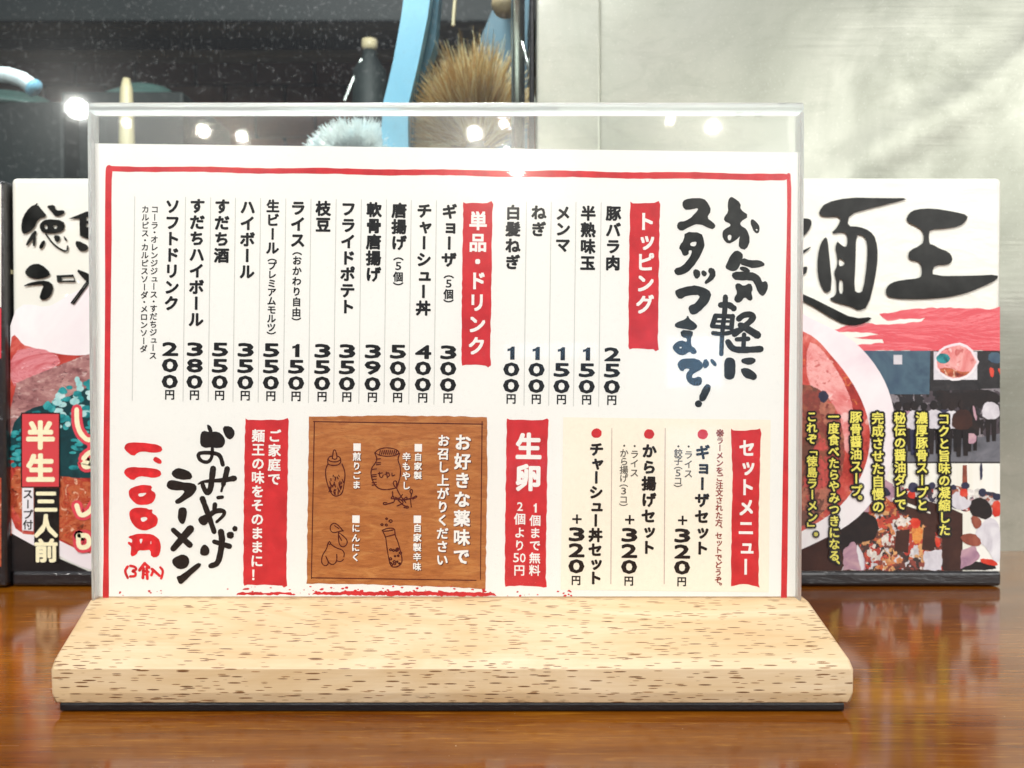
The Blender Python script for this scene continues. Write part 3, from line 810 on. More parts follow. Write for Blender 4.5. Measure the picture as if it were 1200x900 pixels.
patch(M['p_hair'], [('p', [(1095, 455), (1120, 462), (1152, 455), (1173, 462), (1173, 474), (1120, 478), (1100, 474)])], L1+.00001, 'awning_print', street)
# diners photograph
B.begin(); B.add([(975, 543), (1173, 543), (1171.5, 669), (975, 669)], [(3, 2, 1, 0)], L0)
din = B.done('diners_picture', M['p_wall'], nb)
patch(M['p_brown'], [('p', [(1045, 585), (1060, 578), (1115, 596), (1128, 602), (1128, 669), (862, 669), (862, 600), (1030, 575)])], L1, 'counter_print', din, 0)
patch(M['skin'], [('p', [(1128, 545), (1133, 545), (1134, 590), (1127, 590)])], L1, 'post_print', din, 0)
patch(M['food_mix'], [('p', ragged([(1024, 606), (1040, 592), (1058, 600), (1085, 616), (1112, 636), (1106, 668), (985, 668), (1000, 640), (1016, 622)], 1.5, 5, 3))], L1+.00002, 'food_print', din, 0)
patch(M['crowd_mix'], [('p', ragged([(1040, 570), (1060, 572), (1090, 568), (1120, 570), (1150, 574), (1173, 580), (1173, 606), (1120, 596), (1060, 579), (1045, 584)], 1.5, 4, 4))], L1-.00001, 'far_people_print', din, 0)
patch(M['p_pink'], [('p', [(975, 545), (1045, 560), (1050, 590), (1030, 600), (1000, 600), (975, 590)])], L1+.00003, 'wall_corner_print', din)
patch(M['food_mix'], [('p', ragged([(1018, 590), (1036, 582), (1052, 592), (1046, 612), (1020, 622)], 1.2, 4, 9))], L1+.00005, 'food_print', din, 0)
patch(M['p_hair'], [('p', [(1134, 592), (1141, 584), (1152, 583), (1161, 591), (1163, 603), (1157, 610), (1147, 606), (1139, 605)])], L3, 'hair_print', din)
patch(M['p_hair'], [('p', ragged([(985, 612), (996, 600), (1012, 599), (1026, 607), (1031, 620), (1024, 632), (1010, 634), (1000, 640), (988, 652), (984, 630)], 1.2, 4, 2))], L3, 'hair_print', din)
patch(M['p_brown'], [('p', [(1050, 622), (1066, 620), (1064, 648), (1048, 645)]), ('p', [(1082, 618), (1096, 616), (1095, 646), (1080, 644)]), ('p', [(1104, 600), (1126, 603), (1125, 668), (1104, 668)])], L3, 'bench_print', din, 0)
patch(M['p_hair'], [('p', [(1118, 662), (1140, 657), (1165, 661), (1168, 668), (1115, 668)])], L3, 'shadow_print', din)
patch(M['p_orange'], [('p', [(1067, 616), (1081, 616), (1080, 636), (1070, 638)])], L4, 'glass_print', din)
patch(M['p_white'], [('p', [(1151, 611), (1162, 605), (1172, 616), (1173, 655), (1166, 661), (1156, 642), (1146, 634), (1141, 626)])], L4, 'shirt_print', din)
patch(M['p_white'], [('p', [(1114, 582), (1122, 574), (1130, 584), (1140, 588), (1132, 598), (1116, 596)])], L4, 'shirt_print', din)
patch(M['p_white'], [('p', ragged([(1083, 646), (1104, 644), (1103, 668), (1082, 668)], 1, 4, 1))], L4, 'bowl_print', din)
patch(M['p_pink'], [('p', ragged([(1126, 644), (1142, 640), (1149, 652), (1141, 660), (1125, 667)], 1, 4, 6))], L4, 'bowl_print', din)
patch(M['p_pink'], [('p', ragged([(988, 645), (1000, 634), (1012, 652), (1014, 668), (988, 668)], 1, 4, 7))], L4, 'shirt_print', din)
patch(M['p_white'], [('p', [(1002, 634), (1012, 650), (1013, 668), (1008, 668)])], L4+.00001, 'collar_print', din)
patch(M['skin'], [('p', [(1137, 604), (1147, 606), (1151, 613), (1145, 621), (1139, 615)])], L5, 'face_print', din)
patch(M['skin'], [('p', [(1124, 627), (1141, 624), (1151, 635), (1146, 641), (1129, 637)])], L5, 'arm_print', din)
patch(M['p_red'], [('p', [(1124, 574), (1133, 572), (1134, 582), (1125, 582)]), ('p', [(1162, 588), (1172, 586), (1173, 604), (1163, 606)]), ('p', [(1063, 576), (1072, 574), (1073, 584), (1064, 584)]), ('p', [(1066, 606), (1078, 608), (1078, 618), (1068, 620)]), ('p', [(1096, 628), (1102, 632), (1101, 642), (1096, 640)]), ('p', [(1148, 654), (1166, 656), (1170, 664), (1150, 660)])], L5, 'red_clothes_print', din)
patch(M['p_navy'], [('d', 1131, 569, 5, 4), ('d', 1151, 577, 4.5, 5), ('d', 1168, 582, 5, 4), ('d', 1070, 571, 6, 6), ('d', 1092, 569, 4, 4), ('d', 1117, 571, 3.5, 3), ('p', [(1148, 543), (1151, 543), (1151, 562), (1148, 562)]), ('p', [(1030, 568), (1040, 572), (1045, 580), (1034, 582)])], L5, 'head_print', din)
patch(M['p_wall'], [('p', [(1046, 583), (1060, 588), (1090, 600), (1090, 602), (1060, 592), (1045, 586)])], L4, 'counter_edge_print', din, 0)
# big bowl picture over the photographs
bowl_out = [(12, 382), (60, 358), (105, 335), (220, 300), (400, 275), (600, 268), (780, 290), (880, 330), (945, 370), (1000, 400), (1036, 446), (1049, 500), (1040, 556), (1005, 606), (945, 641), (880, 664), (862, 669), (215, 669), (160, 669), (105, 667), (60, 646), (12, 621)]
bowl_in = [(12, 408), (30, 405), (55, 412), (105, 416), (220, 400), (600, 370), (860, 372), (940, 388), (975, 418), (1005, 460), (1019, 505), (1012, 550), (985, 592), (940, 622), (880, 645), (800, 655), (300, 655), (160, 654), (105, 648), (60, 628), (12, 603)]
def cr(pts, n=5):
    out = []
    for i in range(len(pts)):
        p0, p1, p2, p3 = pts[i-1], pts[i], pts[(i+1) % len(pts)], pts[(i+2) % len(pts)]
        for j in range(n):
            t = j/n
            out.append(tuple(.5*((2*p1[k])+(-p0[k]+p2[k])*t+(2*p0[k]-5*p1[k]+4*p2[k]-p3[k])*t*t+(-p0[k]+3*p1[k]-3*p2[k]+p3[k])*t**3) for k in (0, 1)))
    return [(max(x, 12.5), min(y, 669)) for x, y in out]
B.begin(); poly(B, cr(bowl_out), L6, 0); bowl = B.done('bowl_picture', M['bowl_rim'], nb)
L7, L8, L9, L10, L11, L12, L13 = [.00004*(i+8) for i in range(7)]
L12 += .00016; L13 += .00018
patch(M['soup'], [('p', cr(bowl_in))], L7, 'soup_print', bowl, 0)
patch(M['soup_pale'], [('p', [(945, 400), (960, 405), (985, 440), (1000, 475), (1002, 520), (990, 535), (985, 500), (965, 470), (945, 450)]), ('p', [(945, 425), (955, 432), (965, 445), (960, 450), (945, 440)])], L8, 'broth_print', bowl)
patch(M['noodle_mix'], [('p', [(930, 450), (955, 452), (975, 470), (988, 500), (990, 545), (975, 590), (950, 612), (930, 620)])], L9, 'noodle_print', bowl)
patch(M['p_navy'], [('p', [(957, 462), (966, 456), (972, 466), (963, 474)])], L10, 'seaweed_print', bowl)
patch(M['meat_red'], [('p', [(13, 412), (45, 406), (75, 420), (60, 436), (30, 445), (13, 455)])], L8, 'red_meat_print', bowl)
patch(M['meat'], [('p', [(13, 452), (40, 440), (75, 426), (105, 414), (125, 415), (125, 560), (13, 560)])], L9, 'meat_print', bowl)
patch(M['fried'], [('p', [(13, 552), (40, 545), (85, 560), (125, 570), (125, 645), (100, 645), (60, 626), (13, 602)])], L10, 'crumbly_meat_print', bowl)
patch(M['teal_dark'], [('p', [(13, 500), (30, 480), (70, 470), (110, 450), (125, 455), (125, 560), (80, 560), (40, 550), (13, 545)])], L10+.00002, 'dark_onion_print', bowl)
rnd = random.Random(2); s1 = []; s2 = []
for i in range(120):
    x = rnd.uniform(36, 118); y = rnd.uniform(440, 500)
    if (y < 505 - (x-10)*.75) : continue
    (s1 if rnd.random() < .68 else s2).append(('d', x, y, rnd.uniform(3, 6), rnd.uniform(2.2, 4.2)))
for i in range(26):
    s1.append(('d', rnd.uniform(14, 40), rnd.uniform(502, 545), rnd.uniform(3, 6), rnd.uniform(1.5, 3)))
for i in range(20):
    s1.append(('d', rnd.uniform(82, 110), rnd.uniform(500, 550), rnd.uniform(3, 6), rnd.uniform(1.5, 3)))
patch(M['teal'], s1, L11, 'onion_print', bowl); patch(M['teal_pale'], s2, L11+.00002, 'pale_onion_print', bowl)
B.begin(); poly(B, [(13, 608), (60, 634), (125, 662), (125, 669), (13, 669)], L11+.00002, 0) if False else poly(B, [(12.5, 624), (60, 650), (105, 669.5), (12.5, 669.5)], L7, 0)
B.done('shadow_print', M['dark_print'], bowl)

# carton lettering
ALL = ('コーラ・オレンジジュース・すだちジュースカルピスソーダメロンフトドリンクハイボール生ビ（プレミアムモツ）ライス（おかわり自由）枝豆フライドポテト軟骨唐揚げ5個チャーシュー丼ギョザ単品'
       '豚バラ肉半熟味玉メンマねぎ白髪ッピングセット※ラをご注文された方、でどうぞ。餃子コから3円卵1個まで無料2よ50お好きな薬味で召し上がりください自家製辛もやし煎りごまにんにくご家庭で麺王の味をそのままに！'
       'コクと旨味の凝縮した濃厚豚骨スープと秘伝の醤油ダレで完成させた自慢の豚骨醤油一度食べたらやみつきになる、これぞ「徳島ラーメン」。半生三人前スープ付0123456789+■')
warm_glyphs(ALL)
ZA = lambda p: (940+p[0]/5.29, 220+p[1]/5.29)
ZB = lambda p: (1030+p[0]/6.43, 230+p[1]/6.43)
ZC = lambda p: (p[0]/5.29, 200+p[1]/5.29)
def mp(fn, loops):
    if not isinstance(loops[0][0], (list, tuple)): loops = [loops]
    return [[fn(p) for p in l] for l in loops]
B.begin()
poly(B, mp(ZA, [[(100, 150), (140, 95), (280, 62), (480, 66), (673, 66), (550, 98), (420, 130), (290, 165), (275, 240), (350, 242), (420, 270), (455, 320), (467, 420), (450, 560), (405, 740), (345, 765), (310, 740), (210, 715), (160, 690), (200, 672), (210, 640), (205, 560), (192, 530), (215, 480), (212, 420), (200, 375), (215, 330), (225, 345), (260, 370), (275, 360), (278, 300), (255, 275), (170, 290), (220, 240), (240, 180), (140, 185), (105, 170)],
     [(330, 295), (370, 295), (400, 330), (400, 450), (375, 640), (345, 655), (318, 635), (328, 450)], [(225, 570), (250, 570), (250, 660), (225, 655)], [(222, 435), (260, 455), (258, 480), (225, 492)]]), L12)
poly(B, mp(ZA, [(150, 305), (160, 370), (185, 630), (140, 660), (100, 580), (88, 480), (100, 380), (125, 320)]), L12)
poly(B, mp(ZA, [(-160, 600), (20, 665), (180, 745), (315, 812), (440, 800), (390, 840), (310, 858), (220, 835), (20, 710), (-160, 640)]), L12)
poly(B, mp(ZA, [(-80, 190), (20, 190), (55, 200), (55, 240), (20, 290), (-80, 380)]), L12)
poly(B, mp(ZA, [(-60, 420), (10, 385), (60, 362), (20, 400), (-60, 450)]), L12)
poly(B, mp(ZA, [(-80, 520), (10, 490), (32, 490), (20, 540), (-80, 580)]), L12)
poly(B, mp(ZA, [[(-420, 80), (-300, 60), (-240, 120), (-260, 620), (-340, 700), (-420, 600)], [(-380, 150), (-300, 150), (-300, 560), (-380, 560)]]), L12)
poly(B, mp(ZB, [(195, 190), (220, 130), (270, 100), (400, 92), (560, 118), (668, 145), (650, 190), (600, 230), (500, 245), (378, 252), (370, 300), (375, 362), (400, 365), (450, 395), (520, 420), (550, 465), (540, 500), (510, 518), (430, 520), (400, 545), (400, 602), (700, 600), (893, 590), (885, 630), (780, 680), (660, 730), (500, 765), (300, 778), (90, 772), (45, 740), (50, 690), (90, 650), (180, 630), (290, 620), (318, 600), (315, 520), (290, 492), (235, 485), (212, 460), (225, 410), (320, 365), (335, 320), (325, 265), (290, 235)]), L12)
B.done('big_lettering', M['box_black'], nb)
B.begin()
for pts in ([(235, 208), (270, 250), (300, 285), (240, 300), (215, 365), (150, 400), (135, 360), (145, 290), (190, 225)], [(290, 220), (345, 212), (350, 250), (405, 245), (405, 270), (350, 290), (320, 250)],
            [(215, 370), (240, 380), (200, 440), (170, 470), (165, 455)], [(270, 430), (290, 440), (265, 490), (243, 480)], [(335, 400), (380, 405), (375, 440), (350, 445)], [(395, 400), (425, 430), (410, 440)],
            [(215, 395), (228, 400), (225, 470), (205, 468)],
            [(160, 620), (200, 580), (260, 578), (325, 640), (290, 665), (220, 675), (165, 650)], [(140, 720), (200, 690), (300, 680), (340, 715), (320, 780), (280, 805), (248, 795), (260, 750), (280, 705), (200, 712)],
            [(465, 605), (560, 640), (640, 700), (620, 720), (560, 700), (540, 690)], [(480, 430), (560, 470), (540, 500), (500, 500), (470, 460)]):
    poly(B, mp(ZC, pts), L12)
poly(B, mp(ZC, [[(250, 330), (290, 300), (400, 310), (410, 360), (370, 390), (280, 390), (255, 370)], [(280, 335), (300, 340), (300, 365), (282, 362)], [(330, 340), (365, 340), (350, 370)]]), L12)
poly(B, mp(ZC, [[(355, 650), (460, 645), (474, 692), (360, 692)], [(388, 662), (462, 660), (464, 680), (390, 682)]]), L12, 0)
poly(B, mp(ZC, [[(430, 300), (540, 255), (620, 250), (620, 300), (590, 440), (500, 405), (497, 300)], [(540, 290), (600, 290), (600, 310), (540, 312)], [(540, 330), (600, 330), (600, 350), (540, 352)]]), L12, 0)
for ps in ([(290, 395), (340, 465), (420, 510), (425, 470)], [(545, 690), (448, 820)], [(552, 700), (460, 826)], [(235, 208), (150, 300)]):
    stroke(B, [ZC(p) for p in ps], 2.0, L12+.00003)
B.done('small_lettering', M['box_black'], nb)
# two labels on the left
def label_plate(loop, mat, nm):
    B.begin(); B.add(loop, [(3, 2, 1, 0)], L12); return B.done(nm, mat, nb)
B.begin(); B.add([(25.5, 483.5), (71.5, 483.5), (71.5, 571), (25.5, 571)], [(3, 2, 1, 0)], L12-.00003); B.done('label_border', M['lab_black'], nb)
lp = label_plate([(27, 485), (70, 485), (70, 570), (27, 570)], M['box_label_red'], 'red_label')
B.begin(); column(B, '半生', 48.5, 492, 566, L13, 34, .05, 0, 1.0, 8); B.done('lettering', M['cream_y'], lp)
lp = label_plate([(41, 571.5), (70.5, 571.5), (70, 660), (41, 658)], M['lab_black'], 'black_label')
B.begin(); column(B, '三人前', 55, 574, 658, L13, 28, .045, 0, 1.0, 8); B.done('lettering', M['cream_y'], lp)
lp = label_plate([(27, 571.5), (40.2, 571.5), (40.2, 622), (27, 621)], M['box_white'], 'white_label')
B.begin(); column(B, 'スープ付', 33.8, 573, 620, L13, 12, .03, 0); B.done('lettering', M['lab_black'], lp)
# pink outlined brush writing, partly behind the menu
strokes = [[(91, 480), (91, 495), (95, 508), (106, 518), (122, 505)], [(99, 537), (105, 530), (116, 527)], [(110, 515), (110, 545), (100, 548), (98, 540), (120, 548)], [(91, 592), (95, 605), (106, 600), (112, 590)], [(125, 590), (125, 615)], [(93, 627), (93, 642), (106, 640), (105, 627), (94, 627)], [(118, 625), (118, 650)], [(112, 634), (128, 634)]]
B.begin(); [stroke(B, s, 13, L13 + i*3e-6) for i, s in enumerate(strokes)]; o = B.done('outlined_lettering', M['pink_red'], nb)
B.begin(); [stroke(B, s, 5.6, L13+.00006 + i*3e-6) for i, s in enumerate(strokes)]; B.done('letter_fill', M['cream_y'], o)
# yellow outlined columns
cols = [('コクと旨味の凝縮した', 1105, 484, 627), ('濃厚豚骨スープと', 1079, 483, 598), ('秘伝の醤油ダレで', 1053.5, 483, 597), ('完成させた自慢の', 1027.5, 483, 600),
        ('豚骨醤油スープ。', 1002, 482, 592), ('一度食べたらやみつきになる、', 976, 482, 667), ('これぞ「徳島ラーメン」。', 950.5, 482, 634)]
for s, x, y0_, y1_ in cols:
    B.begin(); column(B, s, x, y0_, y1_, L13, None, .20, -.006, .98, 16); o = B.done('lettering', M['lab_black'], nb)
    B.begin(); column(B, s, x, y0_, y1_, L13+.00010, None, .030, -.006, .98, 4); B.done('letter_fill', M['yellow'], o)

# second carton, cut by the frame at the left
a = at(3.0, 210, D_BOX-.004)
nb2 = thing('noodle_carton', 'black sided noodle carton at the extreme left edge, cut off by the frame', 'carton', (a.x-.08, D_BOX+.02, 0))
bm = box_bm(a.x-.30, a.x, D_BOX-.004, D_BOX+.046, .0006, a.z, .002, 3); bm_obj('carton_body', bm, M['carton_dark'], nb2)
P2 = Print(D_BOX-.004); B_ = B; 
P2.begin(); P2.add([(-300, 216), (1.5, 216), (1.5, 360), (-300, 360)], [(3, 2, 1, 0)], L0); P2.done('front_print', M['carton'], nb2)
P2.begin(); P2.add([(-300, 361), (1.5, 361), (1.5, 420), (-300, 420)], [(3, 2, 1, 0)], L0); P2.done('red_print', M['box_label_red'], nb2)
P2.begin(); P2.add([(-300, 560), (1.5, 560), (1.5, 664), (-300, 664)], [(3, 2, 1, 0)], L0); P2.done('food_print', M['fried'], nb2)
# side print: small pale marks and a red patch
rnd = random.Random(9); vs = []; fs = []
for i in range(40):
    y = D_BOX+rnd.uniform(0, .04); z = rnd.uniform(.02, .165); h = rnd.uniform(.0006, .002); w = rnd.uniform(.001, .004); b = len(vs)
    vs += [(a.x+.00012, y, z), (a.x+.00012, y+w, z), (a.x+.00012, y+w, z+h), (a.x+.00012, y, z+h)]; fs.append((b, b+1, b+2, b+3))
mesh_obj('side_marks', vs, fs, M['cream_y'], nb2)['kind'] = 'stuff'
mesh_obj('side_red_print', [(a.x+.0001, D_BOX-.001, .022), (a.x+.0001, D_BOX+.044, .022), (a.x+.0001, D_BOX+.044, .05), (a.x+.0001, D_BOX-.001, .05)], [(0, 1, 2, 3)], M['fried'], nb2)

# ------------------------------------------------------------------ menu stand
ms = thing('menu_stand', 'clear acrylic menu holder standing in a flecked beech wood base', 'menu holder', (0, .257, 0))
XL = at(62.5, 780, .2305).x; XR = at(997.5, 780, .2305).x
prof = [(.2289, .0026), (.2283, .0055), (.2286, .0119), (.2308, .0140), (.2538, .0238), (.2604, .0238), (.2834, .0140), (.2856, .0119), (.2859, .0055), (.2853, .0026)]
bm = bmesh.new()
# cross-section rings; the two ends round inward at the foot and at the corners
def ring(x, inset):
    cx = .25685; out = []
    for y, z in prof:
        yy = cx + (y-cx)*(1-inset*.35); zz = .0026 + (z-.0026)*(1-inset*.10)
        out.append(bm.verts.new((x, yy, zz)))
    return out
def end_x(s, z, k):
    return 0
# the sawn ends lean in a little toward the groove, more at the right than at the left
def end_l(y): return at(62.5, 780, .2305).x + (at(104.5, 706, .2538).x - at(62.5, 780, .2305).x)*min(1.03, (.0270-abs(y-.2571))/.0233)
def end_r(y): return at(997.5, 780, .2305).x + (at(947, 706, .2538).x - at(997.5, 780, .2305).x)*min(1.03, (.0270-abs(y-.2571))/.0233)
rings = []
N = 40
for i in range(N+1):
    t = i/N
    rings.append([bm.verts.new((end_l(y)+(end_r(y)-end_l(y))*t, y, z)) for y, z in prof])
for a_, b_ in zip(rings, rings[1:]):
    for k in range(len(prof)):
        bm.faces.new((a_[k], a_[(k+1) % len(prof)], b_[(k+1) % len(prof)], b_[k]))
bm.faces.new(rings[0][::-1]); bm.faces.new(rings[-1])
bmesh.ops.recalc_face_normals(bm, faces=bm.faces)
# ends: foot of the end faces drawn in, corners sanded round
ends = set(rings[0]) | set(rings[-1])
for v in ends:
    sgn = 1 if v.co.x < 0 else -1
    if v.co.z < .004: v.co.x += sgn*.0007
es = [e for e in bm.edges if e.verts[0] in ends and e.verts[1] in ends]
bmesh.ops.bevel(bm, geom=es, offset=.0011, segments=4, affect='EDGES', profile=.5)
es = [e for e in bm.edges if e.is_manifold and len(e.link_faces) == 2 and e.calc_face_angle(0) > .25 and abs(e.verts[0].co.z-e.verts[1].co.z) < 1e-5 and e.verts[0].co.z < .016]
bmesh.ops.bevel(bm, geom=es, offset=.0011, segments=3, affect='EDGES', profile=.5, clamp_overlap=True)
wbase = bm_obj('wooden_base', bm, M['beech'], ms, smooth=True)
for p in wbase.data.polygons: p.use_smooth = True
md = wbase.modifiers.new('weighted', 'WEIGHTED_NORMAL'); md.keep_sharp = False
bm = box_bm(at(69, 830, .2290).x, at(990, 830, .2290).x, .2290, .2850, .0002, .0026, .0006, 2); bm_obj('rubber_mat', bm, M['rubber'], ms)
# acrylic: front and back panes, folded top, closed sides
AX0 = at(104.5, 400, D_ACR).x; AX1 = at(941, 400, D_ACR).x; AZ1 = at(600, 121, D_ACR).z; AZ0 = .019
ex = .0011
bm = box_bm(AX0+ex, AX1-ex, D_ACR, D_ACR+.0020, AZ0, AZ1-.0025); bm_obj('front_pane', bm, M['acrylic'], ms)
bm = box_bm(AX0+ex, AX1-ex, D_ACR+.0034, D_ACR+.0052, AZ0, AZ1-.0025); bm_obj('back_pane', bm, M['acrylic'], ms)
bm = box_bm(AX0, AX1, D_ACR-.0001, D_ACR+.0053, AZ1-.0024, AZ1+.0004, .0008, 3); bm_obj('top_fold', bm, M['edge'], ms, True)
bm = box_bm(AX0, AX0+ex-.0001, D_ACR-.0001, D_ACR+.0053, AZ0, AZ1-.0025, .0003, 2); bm_obj('side_edge', bm, M['edge'], ms, True)
bm = box_bm(AX1-ex+.0001, AX1, D_ACR-.0001, D_ACR+.0053, AZ0, AZ1-.0025, .0003, 2); bm_obj('side_edge', bm, M['edge'], ms, True)

# ------------------------------------------------------------------ menu sheet
sh = thing('menu_sheet', 'white printed ramen shop menu sheet with red border inside the acrylic holder', 'menu', (0, D_SHEET+.0003, .024))
S = Print(D_SHEET)
tl, tr_ = at(111, 168, D_SHEET), at(936, 178.5, D_SHEET); bl, br = at(108, 702, D_SHEET), at(932, 706, D_SHEET)
pv = [tl, tr_, Vector((br.x, br.y, .0242)), Vector((bl.x, bl.y, .0242))]
verts = [tuple(p) for p in pv] + [(p.x, p.y+.0003, p.z) for p in pv]
mesh_obj('paper', verts, [(3, 2, 1, 0), (4, 5, 6, 7), (0, 1, 5, 4), (1, 2, 6, 5), (2, 3, 7, 6), (3, 0, 4, 7)], M['paper'], sh)
A0, A1, A2, A3, A4 = .00004, .00009, .00014, .00019, .00024
def txt(entries, mat, parent, dy, name='lettering', **kw):
    for e in entries:
        S.begin(); kk = dict(kw); kk.update(e[4] if len(e) > 4 else {})
        column(S, e[0], e[1], e[2], e[3], dy, **kk); S.done(name, mat, parent)
# red border, drawn as a brush line
S.begin()
top = [(127+i*8, 197.5+i*8*.0125+math.sin(i*.35)*.5) for i in range(int((924-127)/8)+1)]
stroke(S, top, (6, 8), A0, 0, wob=.10)
stroke(S, [(128, 197), (127, 215), (127, 300), (126, 420), (124.5, 560), (124.5, 640), (124, 703)], (7.5, 6.5), A0+5e-6, 1, wob=.10)
stroke(S, [(924, 205), (925, 225), (924, 300), (922, 420), (920.5, 560), (919.5, 640), (918.5, 705)], (4.5, 7), A0+1e-5, 1, wob=.12)
S.done('border', M['red'], sh)
rnd = random.Random(21)
S.begin()
x = 268
while x < 572:
    w = rnd.uniform(8, 34); dens = min(1, (x-250)/180)
    y = 694.5 + (x-268)*.006
    if rnd.random() < .55+.45*dens:
        poly(S, ragged([(x, y-rnd.uniform(1, 3.5)*dens), (x+w, y-rnd.uniform(.5, 4.5)*dens), (x+w+3, y+2.2), (x-2, y+1.8+rnd.random())], .9, 3, int(x)), A0, 0)
    x += w*.85
for i in range(60):
    xx = rnd.uniform(265, 580); yy = 690 + rnd.uniform(-3, 7); r = rnd.uniform(.3, 1.4); disc(S, xx, yy, r*1.8, A0+4e-6, r, .4, 7, i)
for i in range(22):
    xx = rnd.choice((rnd.uniform(593, 640), rnd.uniform(650, 670), rnd.uniform(170, 200), rnd.uniform(120, 250))); yy = 695+rnd.uniform(-3, 3.5); r = rnd.uniform(.3, 1.2); disc(S, xx, yy, r*1.6, A0+4e-6, r, .4, 7, i)
S.done('smudged_line', M['red'], sh)['label'] = 'worn red line along the foot of the sheet'

def banner(x0, x1, y0, y1, seed, horn=2.5, mat='red', k=KT, name='banner'):
    h = (y1-y0)*k; w = (x1-x0)
    loop = [(x0, y0), (x0+3, y0+1.5), (x0+w*.5, y0+1.5+w*.5*k), (x1-6, y0+.8+w*k), (x1-1, y0-horn*.6+w*k), (x1+1, y0+horn+w*k), (x1, y0+12), (x1-h*.5, (y0+y1)/2), (x1-h, y1-10),
            (x1-h+1, y1+w*k), (x1-h-3, y1+horn+w*k), (x1-h-5, y1+w*k), (x0-h+w*.5, y1-.5), (x0-h+5, y1-.5), (x0-h+1, y1+.5), (x0-h, y1-3), (x0-h*.5-.5, (y0+y1)/2)]
    S.begin(); poly(S, ragged(loop, .45, 5, seed), A0, 0); return S.done(name, M[mat], sh)
b = banner(738.5, 773, 236.5, 409, 1); txt([('トッピング', 757, 248, 368, dict(size=23, bold=.045, squeeze=.95))], M['white'], b, A1)
b = banner(543, 577, 236.5, 428, 2); txt([('単品・ドリンク', 560.5, 247, 417, dict(size=22.5, bold=.045, squeeze=.95))], M['white'], b, A1)
b = banner(287.5, 338, 490.5, 686, 3, 2); txt([('ご家庭で', 322, 503, 569, dict(size=15.5, bold=.036)), ('麺王の味をそのままに！', 303, 503, 681, dict(size=15.5, bold=.036))], M['white'], b, A1)
b = banner(594, 642, 490.5, 687, 4, 1)
S.begin(); put(S, '生', 619.5, 523, 31, 32, A1, .045, ring=8); S.done('lettering', M['white'], b)
S.begin(); put(S, '卵', 619, 559.5, 31, 32, A1, .045, ring=8); S.done('lettering', M['white'], b)
txt([('1個まで無料', 627.5, 588.5, 675, dict(size=13.6, bold=.026))], M['white'], b, A1)
S.begin()
for ch, y, sz in (('2', 593.5, 13), ('個', 608, 14), ('よ', 624, 13.5), ('り', 639, 13.5), ('円', 668, 13.5)):
    put(S, ch, 609.5-(y-590)*KT, y, sz*.5 if ch == '2' else sz, sz*.76 if ch == '2' else sz, A1, .026)
put(S, '5', 604.8, 653.5, 6.6, 10.5, A1, .02); put(S, '0', 612.6, 653.7, 6.6, 10.5, A1, .02)
S.done('lettering', M['white'], b)

items = [('ソフトドリンク', 202.5, 233, 364), ('すだちハイボール', 231.5, 232.5, 383), ('すだち酒', 260.5, 233, 308), ('ハイボール', 290.5, 234, 327), ('生ビール', 320, 234, 298, dict(size=15.6, bold=.045)), ('ライス', 349.5, 235, 290),
         ('枝豆', 379, 235.5, 272), ('フライドポテト', 408.5, 236, 368), ('軟骨唐揚げ', 438.5, 237, 330), ('唐揚げ', 468, 238, 293), ('チャーシュー丼', 497.5, 238, 370), ('ギョーザ', 527, 239, 313),
         ('豚バラ肉', 719, 241, 317), ('半熟味玉', 689.5, 241, 317), ('メンマ', 660, 241, 295.5), ('ねぎ', 631.5, 240, 277.5), ('白髪ねぎ', 601.5, 240, 316)]
txt(items, M['black'], sh, A0, bold=.048, size=17.8, ring=8)
txt([('（プレミアムモルツ）', 319, 301, 394, dict(size=10.8)), ('（おかわり自由）', 348.3, 293, 378, dict(size=11.2)), ('（5個）', 467, 299, 337, dict(size=12)), ('（5個）', 526, 320, 357, dict(size=12)),
     ('コーラ・オレンジジュース・すだちジュース', 181.5, 241, 421, dict(size=9.2, bold=.024)), ('カルピス・カルピスソーダ・メロンソーダ', 170.5, 241, 413, dict(size=9.2, bold=.024))], M['black'], sh, A0, bold=.04)
prices = [('200', 199.5), ('380', 228.5), ('550', 258), ('350', 288), ('550', 318), ('150', 347.5), ('350', 378), ('350', 407), ('390', 437), ('500', 466.5), ('400', 496), ('300', 525.5), ('100', 599.5), ('100', 629), ('150', 658.5), ('150', 688), ('250', 717.5)]
for s, x in prices:
    oy = (x-200)*.0120; S.begin()
    for i, c in enumerate(s): put(S, c, x-i*.25, 409+oy+i*19.1, 17.2, 14.8, A0, .058, ring=8)
    put(S, '円', x-.6, 462.3+oy, 12.2, 12.4, A0, .042)
    S.done('price', M['black'], sh)
S.begin()
for x in (158, 217.5, 247, 276, 305.5, 335, 364.5, 394, 423.5, 453, 482, 511.5, 617, 646, 675, 704.5):
    stroke(S, [(x, 231+(x-200)*.013), (x-3, 470+(x-200)*.012)], 1.0, A0, 0, wob=0)
S.done('rule_lines', M['rule'], sh)
